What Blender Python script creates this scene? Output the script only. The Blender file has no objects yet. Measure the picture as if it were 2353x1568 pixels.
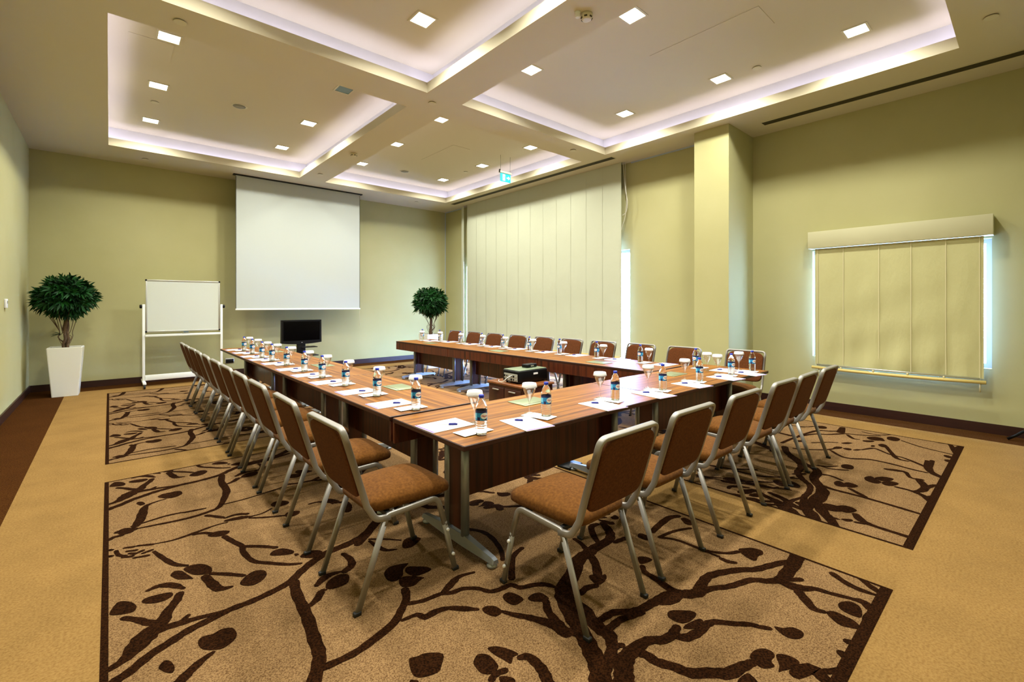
import bpy, bmesh, math, random
from mathutils import Vector, Matrix
random.seed(7)
C = bpy.context.scene
COL = C.collection
PI = math.pi
H = 1.48            # camera height
HC = 4.096          # lower ceiling
HU = 4.45           # recessed ceiling
WL, WR, WR2, WF, WN = -1.013, 7.219, 7.586, 11.114, -0.62

# ------------------------------------------------------------------ materials
def srgb(r, g, b):
    f = lambda c: (c/255/12.92) if c/255 <= .04045 else ((c/255+.055)/1.055)**2.4
    return (f(r), f(g), f(b), 1)

def mat(name, col, rough=.5, metal=0., spec=.5, coat=0., bump=None, var=None, sheen=0.):
    m = bpy.data.materials.new(name); m.use_nodes = True
    nt = m.node_tree; b = nt.nodes['Principled BSDF']
    b.inputs['Base Color'].default_value = col
    b.inputs['Roughness'].default_value = rough
    b.inputs['Metallic'].default_value = metal
    b.inputs['Specular IOR Level'].default_value = spec
    b.inputs['Coat Weight'].default_value = coat
    if sheen: b.inputs['Sheen Weight'].default_value = sheen
    if bump or var:
        tc = nt.nodes.new('ShaderNodeTexCoord')
    if var:     # (scale, second colour, [stretch])
        mp = nt.nodes.new('ShaderNodeMapping'); mp.inputs['Scale'].default_value = var[2] if len(var) > 2 else (1, 1, 1)
        n = nt.nodes.new('ShaderNodeTexNoise'); n.inputs['Scale'].default_value = var[0]; n.inputs['Detail'].default_value = 5
        cr = nt.nodes.new('ShaderNodeValToRGB'); e = cr.color_ramp.elements
        e[0].position = .32; e[1].position = .68; e[0].color = col; e[1].color = var[1]
        nt.links.new(tc.outputs['Object'], mp.inputs[0]); nt.links.new(mp.outputs[0], n.inputs[0])
        nt.links.new(n.outputs[0], cr.inputs[0]); nt.links.new(cr.outputs[0], b.inputs['Base Color'])
    if bump:    # (scale, strength, distance)
        n = nt.nodes.new('ShaderNodeTexNoise'); n.inputs['Scale'].default_value = bump[0]; n.inputs['Detail'].default_value = 4
        bp = nt.nodes.new('ShaderNodeBump'); bp.inputs['Strength'].default_value = bump[1]; bp.inputs['Distance'].default_value = bump[2]
        nt.links.new(tc.outputs['Object'], n.inputs[0]); nt.links.new(n.outputs[0], bp.inputs['Height'])
        nt.links.new(bp.outputs[0], b.inputs['Normal'])
    return m

def emat(name, col, strength):
    m = bpy.data.materials.new(name); m.use_nodes = True
    b = m.node_tree.nodes['Principled BSDF']
    b.inputs['Base Color'].default_value = (.8, .8, .8, 1)
    b.inputs['Emission Color'].default_value = col
    b.inputs['Emission Strength'].default_value = strength
    return m

def woodmat(name, stops, stretch, rough, coat, spec=.5):
    m = bpy.data.materials.new(name); m.use_nodes = True
    nt = m.node_tree; b = nt.nodes['Principled BSDF']
    tc = nt.nodes.new('ShaderNodeTexCoord')
    mp = nt.nodes.new('ShaderNodeMapping'); mp.inputs['Scale'].default_value = stretch
    n = nt.nodes.new('ShaderNodeTexNoise'); n.inputs['Scale'].default_value = 1; n.inputs['Detail'].default_value = 6
    n.inputs['Roughness'].default_value = .62; n.inputs['Distortion'].default_value = .25
    cr = nt.nodes.new('ShaderNodeValToRGB'); e = cr.color_ramp.elements
    while len(e) < len(stops): e.new(.5)
    for k, (p, c) in enumerate(stops): e[k].position = p; e[k].color = c
    L = nt.links.new
    L(tc.outputs['Object'], mp.inputs[0]); L(mp.outputs[0], n.inputs[0]); L(n.outputs[0], cr.inputs[0]); L(cr.outputs[0], b.inputs['Base Color'])
    b.inputs['Roughness'].default_value = rough; b.inputs['Coat Weight'].default_value = coat
    b.inputs['Coat Roughness'].default_value = .18; b.inputs['Specular IOR Level'].default_value = spec
    return m

def carpetmat(name, base, dots, dscale, lo, hi, blot):
    """cut pile: base colour, darker fleck colour, fleck size, and large soft blotches"""
    m = bpy.data.materials.new(name); m.use_nodes = True
    nt = m.node_tree; b = nt.nodes['Principled BSDF']; L = nt.links.new
    tc = nt.nodes.new('ShaderNodeTexCoord')
    n = nt.nodes.new('ShaderNodeTexNoise'); n.inputs['Scale'].default_value = dscale; n.inputs['Detail'].default_value = 3; n.inputs['Roughness'].default_value = .6
    cr = nt.nodes.new('ShaderNodeValToRGB'); e = cr.color_ramp.elements
    e[0].position = lo; e[1].position = hi; e[0].color = dots; e[1].color = base
    n2 = nt.nodes.new('ShaderNodeTexNoise'); n2.inputs['Scale'].default_value = 2.6; n2.inputs['Detail'].default_value = 6; n2.inputs['Roughness'].default_value = .7
    cr2 = nt.nodes.new('ShaderNodeValToRGB'); e = cr2.color_ramp.elements
    e[0].position = .3; e[1].position = .7; e[0].color = (blot, blot, blot, 1); e[1].color = (1, 1, 1, 1)
    mx = nt.nodes.new('ShaderNodeMix'); mx.data_type = 'RGBA'; mx.blend_type = 'MULTIPLY'; mx.inputs[0].default_value = 1
    bp = nt.nodes.new('ShaderNodeBump'); bp.inputs['Strength'].default_value = .5; bp.inputs['Distance'].default_value = .004
    L(tc.outputs['Object'], n.inputs[0]); L(tc.outputs['Object'], n2.inputs[0]); L(n.outputs[0], cr.inputs[0]); L(n2.outputs[0], cr2.inputs[0])
    L(cr.outputs[0], mx.inputs[6]); L(cr2.outputs[0], mx.inputs[7]); L(mx.outputs[2], b.inputs['Base Color'])
    L(n.outputs[0], bp.inputs['Height']); L(bp.outputs[0], b.inputs['Normal'])
    b.inputs['Roughness'].default_value = .95; b.inputs['Specular IOR Level'].default_value = .02
    return m

def glassmat(name, col, ior, rough=0.):
    m = bpy.data.materials.new(name); m.use_nodes = True
    b = m.node_tree.nodes['Principled BSDF']
    b.inputs['Base Color'].default_value = col; b.inputs['Transmission Weight'].default_value = 1
    b.inputs['IOR'].default_value = ior; b.inputs['Roughness'].default_value = rough
    return m

def thinglass(name, k=.1, tint=(1, 1, 1, 1)):
    m = bpy.data.materials.new(name); m.use_nodes = True
    nt = m.node_tree; nt.nodes.clear()
    o = nt.nodes.new('ShaderNodeOutputMaterial'); t = nt.nodes.new('ShaderNodeBsdfTransparent'); g = nt.nodes.new('ShaderNodeBsdfGlossy')
    t.inputs[0].default_value = tint
    g.inputs['Roughness'].default_value = .05
    lw = nt.nodes.new('ShaderNodeLayerWeight'); lw.inputs[0].default_value = .35
    ma = nt.nodes.new('ShaderNodeMath'); ma.operation = 'MULTIPLY_ADD'; ma.inputs[1].default_value = .55; ma.inputs[2].default_value = k
    mx = nt.nodes.new('ShaderNodeMixShader')
    L = nt.links.new
    L(lw.outputs['Facing'], ma.inputs[0]); L(ma.outputs[0], mx.inputs[0]); L(t.outputs[0], mx.inputs[1]); L(g.outputs[0], mx.inputs[2]); L(mx.outputs[0], o.inputs[0])
    return m

def fabric(name, col, trans, bump):
    m = bpy.data.materials.new(name); m.use_nodes = True
    nt = m.node_tree; nt.nodes.clear(); L = nt.links.new
    o = nt.nodes.new('ShaderNodeOutputMaterial'); d = nt.nodes.new('ShaderNodeBsdfDiffuse'); t = nt.nodes.new('ShaderNodeBsdfTranslucent')
    d.inputs[0].default_value = col; t.inputs[0].default_value = col
    mx = nt.nodes.new('ShaderNodeMixShader'); mx.inputs[0].default_value = trans
    tc = nt.nodes.new('ShaderNodeTexCoord'); mp = nt.nodes.new('ShaderNodeMapping'); mp.inputs['Scale'].default_value = bump[1]
    n = nt.nodes.new('ShaderNodeTexNoise'); n.inputs['Scale'].default_value = bump[0]; n.inputs['Detail'].default_value = 5
    bp = nt.nodes.new('ShaderNodeBump'); bp.inputs['Strength'].default_value = bump[2]; bp.inputs['Distance'].default_value = .02
    L(tc.outputs['Object'], mp.inputs[0]); L(mp.outputs[0], n.inputs[0]); L(n.outputs[0], bp.inputs['Height']); L(bp.outputs[0], d.inputs['Normal'])
    L(d.outputs[0], mx.inputs[1]); L(t.outputs[0], mx.inputs[2]); L(mx.outputs[0], o.inputs[0])
    return m

M = {}
M['wall'] = mat('wall_paint', srgb(186, 180, 130), .8, spec=.15, var=(1.3, srgb(181, 175, 124)), bump=(220, .12, .003))
M['ceil'] = mat('ceiling_paint', srgb(214, 204, 176), .85, spec=.15)
M['cove'] = mat('cove_paint', srgb(235, 232, 226), .85, spec=.15)
M['skirt'] = mat('skirting_wood', srgb(52, 22, 12), .4, var=(3, srgb(38, 14, 8), (1, 1, 14)))
M['carpet'] = carpetmat('carpet_plain', srgb(157, 123, 73), srgb(137, 103, 57), 90, .35, .62, .80)
M['carpet_dark'] = carpetmat('carpet_brown', srgb(84, 50, 20), srgb(54, 29, 9), 110, .38, .62, .8)
M['carpet_field'] = carpetmat('carpet_flecked', srgb(154, 121, 82), srgb(82, 54, 29), 165, .30, .60, .80)
M['carpet_motif'] = carpetmat('carpet_motif', srgb(52, 28, 12), srgb(24, 11, 4), 120, .40, .62, .9)
M['top'] = woodmat('table_veneer', [(.30, srgb(82, 42, 10)), (.44, srgb(120, 70, 20)), (.54, srgb(140, 86, 28)), (.66, srgb(164, 110, 40))], (.7, 30, 8), .42, .03, .22)
M['top_edge'] = mat('table_edge', srgb(50, 21, 10), .4)
M['panelw'] = woodmat('panel_veneer', [(.32, srgb(40, 14, 6)), (.48, srgb(78, 32, 13)), (.60, srgb(96, 43, 19)), (.72, srgb(58, 22, 10))], (24, 6, .7), .35, .25)
M['steel'] = mat('satin_steel', srgb(158, 163, 170), .38, .6)
M['frame'] = mat('chair_frame_paint', srgb(152, 147, 140), .42, .45)
M['rubber'] = mat('black_rubber', srgb(22, 22, 22), .6)
M['whitebtn'] = mat('white_plastic', srgb(245, 245, 245), .35)
M['seat'] = mat('brown_upholstery', srgb(88, 53, 17), .9, spec=.08, var=(70, srgb(112, 70, 25)), bump=(400, .35, .002), sheen=.05)
M['back'] = mat('brown_back_upholstery', srgb(78, 42, 19), .9, spec=.08, var=(90, srgb(100, 56, 26)), bump=(400, .35, .002), sheen=.03)
M['paper'] = mat('white_paper', srgb(248, 248, 250), .6, spec=.3)
M['purple'] = mat('lilac_print', srgb(120, 84, 186), .6)
M['print'] = mat('grey_print', srgb(205, 205, 210), .6)
M['pen_blue'] = mat('pen_blue', srgb(18, 26, 130), .35)
M['pen_white'] = mat('pen_white', srgb(235, 235, 238), .35)
M['pet'] = glassmat('bottle_water', (.97, .99, 1, 1), 1.33, .02)
M['glass'] = thinglass('clear_glass', .10)
M['capblue'] = mat('cap_blue', srgb(22, 48, 176), .4)
M['lab_navy'] = mat('label_navy', srgb(14, 22, 78), .4)
M['lab_blue'] = mat('label_blue', srgb(30, 132, 186), .4)
M['lab_cyan'] = mat('label_cyan', srgb(120, 208, 236), .4)
M['lab_white'] = mat('label_white', srgb(240, 246, 244), .4)
M['lab_red'] = mat('label_red', srgb(206, 40, 36), .4)
M['port'] = mat('satin_port_cover', srgb(146, 156, 122), .35, .5)
M['screen'] = mat('screen_cloth', srgb(188, 193, 186), .9, spec=.1)
M['white'] = mat('white_enamel', srgb(236, 238, 232), .3)
M['wboard'] = mat('whiteboard_face', srgb(206, 210, 198), .18)
M['alu'] = mat('aluminium', srgb(205, 206, 200), .35, .8)
M['black'] = mat('black_plastic', srgb(7, 7, 8), .4, spec=.25)
M['tvscreen'] = mat('screen_glass', srgb(2, 2, 3), .2, spec=.1)
M['planter'] = mat('cream_planter', srgb(236, 234, 220), .25)
M['soil'] = mat('soil', srgb(48, 34, 22), .95)
M['leaf'] = mat('dark_leaf', srgb(9, 36, 13), .55, spec=.2, var=(9, srgb(24, 76, 24)))
M['bark'] = mat('bark', srgb(78, 58, 40), .9, var=(30, srgb(112, 88, 62), (1, 1, .3)), bump=(60, .6, .01))
M['blind'] = fabric('blind_cloth', srgb(199, 201, 176), .0035, (3, (1, 1.4, 1.1), .35))
M['blind2'] = fabric('blind_cloth_small', srgb(204, 198, 146), .003, (4.5, (1, 1.7, .6), .55))
M['bounce_lining'] = mat('unseen_bounce_lining', srgb(238, 240, 242), .8)
M['seam'] = mat('blind_seam', srgb(222, 212, 166), .8)
M['pelmet'] = mat('pelmet_paint', srgb(196, 190, 150), .6)
M['bar'] = mat('pale_wood_bar', srgb(226, 200, 120), .5)
M['teal'] = emat('sign_teal', srgb(20, 170, 176), 1.0); M['teal'].node_tree.nodes['Principled BSDF'].inputs['Base Color'].default_value = srgb(10, 150, 160)
M['signwhite'] = emat('sign_white', srgb(235, 255, 255), 1.6)
M['lamp'] = emat('lamp_diffuser', (.99, 1, .92, 1), 14)
M['lampoff'] = mat('lamp_off_glass', srgb(66, 92, 78), .25)
M['led'] = emat('led_strip', (.74, .71, 1, 1), 16)
M['trimwhite'] = mat('fitting_white', srgb(214, 206, 176), .5)
M['grille'] = mat('slot_dark', srgb(54, 48, 22), .6)
M['fittgrey'] = mat('speaker_grey', srgb(140, 134, 108), .6)
M['cart'] = woodmat('cart_wood', [(.3, srgb(40, 16, 9)), (.6, srgb(70, 32, 16)), (.75, srgb(54, 22, 12))], (8, 8, 2), .4, .2)
M['carttop_lit'] = woodmat('cart_top_lit_wood', [(.3, srgb(96, 52, 26)), (.6, srgb(140, 84, 44))], (2, 14, 2), .3, .3)  # cart top wood, its reflected light painted in as lighter tan
M['projtop'] = mat('projector_top', srgb(112, 124, 96), .35)  # light-coloured cover with the greenish cast of the lighting painted in
M['projgrey'] = mat('connector_grey', srgb(168, 166, 150), .5)
M['winframe'] = mat('window_frame', srgb(220, 222, 224), .4)
M['pane'] = thinglass('window_glass', .02)
M['leaklight'] = mat('painted_leak_light', srgb(176, 190, 200), .5)  # leaking daylight painted as a pale blue-grey colour
M['cable'] = mat('grey_cable', srgb(214, 210, 196), .5)

# ------------------------------------------------------------------ mesh building
class MB:
    def __init__(self): self.v = []; self.f = []; self.mi = []; self.sm = []
    def add(self, vs, fs, mi=0, sm=False):
        o = len(self.v); self.v += [tuple(p) for p in vs]
        for f in fs: self.f.append([i+o for i in f]); self.mi.append(mi); self.sm.append(sm)
        return self
    def box(self, x0, x1, y0, y1, z0, z1, mi=0):
        vs = [(x, y, z) for z in (z0, z1) for y in (y0, y1) for x in (x0, x1)]
        return self.add(vs, [(0, 2, 3, 1), (4, 5, 7, 6), (0, 1, 5, 4), (2, 6, 7, 3), (0, 4, 6, 2), (1, 3, 7, 5)], mi)
    def bbox(self, x0, x1, y0, y1, z0, z1, r=.004, seg=2, mi=0, mt=None):
        b = bmesh.new(); bmesh.ops.create_cube(b, size=1)
        for v in b.verts: v.co = Vector(((x0+x1)/2+v.co.x*(x1-x0), (y0+y1)/2+v.co.y*(y1-y0), (z0+z1)/2+v.co.z*(z1-z0)))
        bmesh.ops.bevel(b, geom=b.edges[:], offset=r, segments=seg, affect='EDGES', profile=.5)
        return self.bm(b, mi, mt, seg > 1)
    def bm(self, b, mi=0, mt=None, sm=False):
        b.verts.ensure_lookup_table()
        if mt is not None: bmesh.ops.transform(b, matrix=mt, verts=b.verts[:])
        o = len(self.v); b.verts.index_update()
        self.v += [tuple(v.co) for v in b.verts]
        for f in b.faces: self.f.append([v.index+o for v in f.verts]); self.mi.append(mi); self.sm.append(sm)
        b.free(); return self
    def lathe(self, prof, n=24, mi=0, cx=0, cy=0, axis='z', z0=0):
        vs, fs = [], []
        for r, z in prof:
            for k in range(n):
                a = 2*PI*k/n; vs.append((cx+r*math.cos(a), cy+r*math.sin(a), z0+z))
        for i in range(len(prof)-1):
            for k in range(n):
                k2 = (k+1) % n; fs.append((i*n+k, i*n+k2, (i+1)*n+k2, (i+1)*n+k))
        if axis == 'y': vs = [(x, z, -y) for x, y, z in vs]
        if axis == 'x': vs = [(z, x, y) for x, y, z in vs]
        self.add(vs, fs, mi, True)
        o = len(self.v)-len(vs)
        self.f.append([o+k for k in range(n)][::-1]); self.mi.append(mi); self.sm.append(False)
        self.f.append([o+(len(prof)-1)*n+k for k in range(n)]); self.mi.append(mi); self.sm.append(False)
        return self
    def cyl(self, p0, p1, r0, r1=None, n=14, mi=0):
        p0, p1 = Vector(p0), Vector(p1); r1 = r0 if r1 is None else r1
        d = (p1-p0).normalized(); a = d.orthogonal().normalized(); b = d.cross(a)
        vs = [p+(a*math.cos(2*PI*k/n)+b*math.sin(2*PI*k/n))*r for p, r in ((p0, r0), (p1, r1)) for k in range(n)]
        self.add(vs, [(k, (k+1) % n, n+(k+1) % n, n+k) for k in range(n)], mi, True)
        self.add(vs, [list(range(n))[::-1], [n+k for k in range(n)]], mi); return self
    def tube(self, path, r, n=8, mi=0):
        path = [Vector(p) for p in path]; rr = r if isinstance(r, (list, tuple)) else [r]*len(path)
        vs, fs = [], []; up = None
        for i, p in enumerate(path):
            t = (path[min(i+1, len(path)-1)]-path[max(i-1, 0)]).normalized()
            a = t.orthogonal().normalized() if up is None else (up-t*up.dot(t)).normalized()
            up = a; b = t.cross(a)
            vs += [p+(a*math.cos(2*PI*k/n)+b*math.sin(2*PI*k/n))*rr[i] for k in range(n)]
        for i in range(len(path)-1):
            for k in range(n): fs.append((i*n+k, i*n+(k+1) % n, (i+1)*n+(k+1) % n, (i+1)*n+k))
        fs += [list(range(n))[::-1], [(len(path)-1)*n+k for k in range(n)]]
        return self.add(vs, fs, mi, True)
    def strip(self, path, nrm, w, t, mi=0):
        """rounded flat-oval section swept along a path that stays in the plane with normal nrm: w in plane, t along nrm"""
        path = [Vector(p) for p in path]; nrm = Vector(nrm).normalized(); vs, fs = [], []
        sec = []
        for k in range(12):
            a = 2*PI*k/12; c, s_ = math.cos(a), math.sin(a)
            sec.append((math.copysign(abs(c)**.36, c)*w/2, math.copysign(abs(s_)**.36, s_)*t/2))
        n = len(sec)
        for i, p in enumerate(path):
            if 0 < i < len(path)-1:
                t0 = (p-path[i-1]).normalized(); t1 = (path[i+1]-p).normalized(); d = (t0+t1).normalized(); k = 1/max(.5, d.dot(t0))
            else:
                d = (path[1]-path[0] if i == 0 else path[-1]-path[-2]).normalized(); k = 1
            side = nrm.cross(d).normalized()
            vs += [p+side*(a*k)+nrm*b for a, b in sec]
        for i in range(len(path)-1):
            for k in range(n): fs.append((i*n+k, i*n+(k+1) % n, (i+1)*n+(k+1) % n, (i+1)*n+k))
        self.add(vs, fs, mi, True)
        self.add(vs, [list(range(n))[::-1], [(len(path)-1)*n+k for k in range(n)]], mi); return self
    def superq(self, c, a, e1, e2, nu=16, nv=28, mi=0, fn=None):
        sp = lambda t, e: math.copysign(abs(math.cos(t))**e, math.cos(t)); ss = lambda t, e: math.copysign(abs(math.sin(t))**e, math.sin(t))
        vs, fs = [], []
        for i in range(nu+1):
            u = -PI/2+PI*i/nu
            for k in range(nv):
                w = -PI+2*PI*k/nv
                q = Vector((a[0]*sp(u, e1)*sp(w, e2), a[1]*sp(u, e1)*ss(w, e2), a[2]*ss(u, e1)))
                if fn: q = fn(q)
                vs.append(Vector(c)+q)
        for i in range(nu):
            for k in range(nv): fs.append((i*nv+k, i*nv+(k+1) % nv, (i+1)*nv+(k+1) % nv, (i+1)*nv+k))
        return self.add(vs, fs, mi, True)
    def prism(self, pts, z0, z1, mi=0):
        n = len(pts); vs = [(x, y, z0) for x, y in pts]+[(x, y, z1) for x, y in pts]
        return self.add(vs, [list(range(n))[::-1], [n+k for k in range(n)]]+[(k, (k+1) % n, n+(k+1) % n, n+k) for k in range(n)], mi)
    def build(self, name, mats, parent=None, loc=None):
        me = bpy.data.meshes.new(name); me.from_pydata(self.v, [], self.f)
        for m in (mats if isinstance(mats, (list, tuple)) else [mats]): me.materials.append(m)
        me.polygons.foreach_set('material_index', self.mi); me.polygons.foreach_set('use_smooth', self.sm)
        me.update()
        b = bmesh.new(); b.from_mesh(me); bmesh.ops.remove_doubles(b, verts=b.verts[:], dist=1e-6); bmesh.ops.recalc_face_normals(b, faces=b.faces[:]); b.to_mesh(me); b.free()
        o = bpy.data.objects.new(name, me); COL.objects.link(o)
        if parent is not None: o.parent = parent
        if loc is not None: o.location = loc
        return o

def tag(o, label, cat, group=None):
    o['label'] = label; o['category'] = cat
    if group: o['group'] = group
    return o
def thing(name, label, cat, loc=(0, 0, 0), rz=0, group=None):
    o = bpy.data.objects.new(name, None); COL.objects.link(o); o.empty_display_size = .1
    o.location = loc; o.rotation_euler = (0, 0, rz)
    return tag(o, label, cat, group)
def struct(name, mb, m):
    o = mb.build(name, m); o['kind'] = 'structure'; return o
def dup(root, loc, rz, label, scale=None):
    r = root.copy(); COL.objects.link(r); r.location = loc; r.rotation_euler = (0, 0, rz); r['label'] = label
    def kids(src, dst):
        for ch in list(src.children):
            c = ch.copy(); COL.objects.link(c); c.parent = dst; kids(ch, c)
    kids(root, r)
    return r
def fillet(pts, rads, seg=6):
    pts = [Vector(p) for p in pts]; out = [pts[0]]
    for i in range(1, len(pts)-1):
        r = rads[i-1]; p = pts[i]; a = (pts[i-1]-p).normalized(); b = (pts[i+1]-p).normalized()
        ang = math.acos(max(-1, min(1, a.dot(b))))
        if r <= 0 or ang > PI-.02: out.append(p); continue
        d = min(r/math.tan(ang/2), (pts[i-1]-p).length*.49, (pts[i+1]-p).length*.49)
        for k in range(seg+1):
            t = k/seg; out.append((p+a*d)*(1-t)**2+p*2*t*(1-t)+(p+b*d)*t*t)
    out.append(pts[-1]); return out
ORD = ['', 'first', 'second', 'third', 'fourth', 'fifth', 'sixth', 'seventh', 'eighth', 'ninth', 'tenth', 'eleventh']
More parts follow.
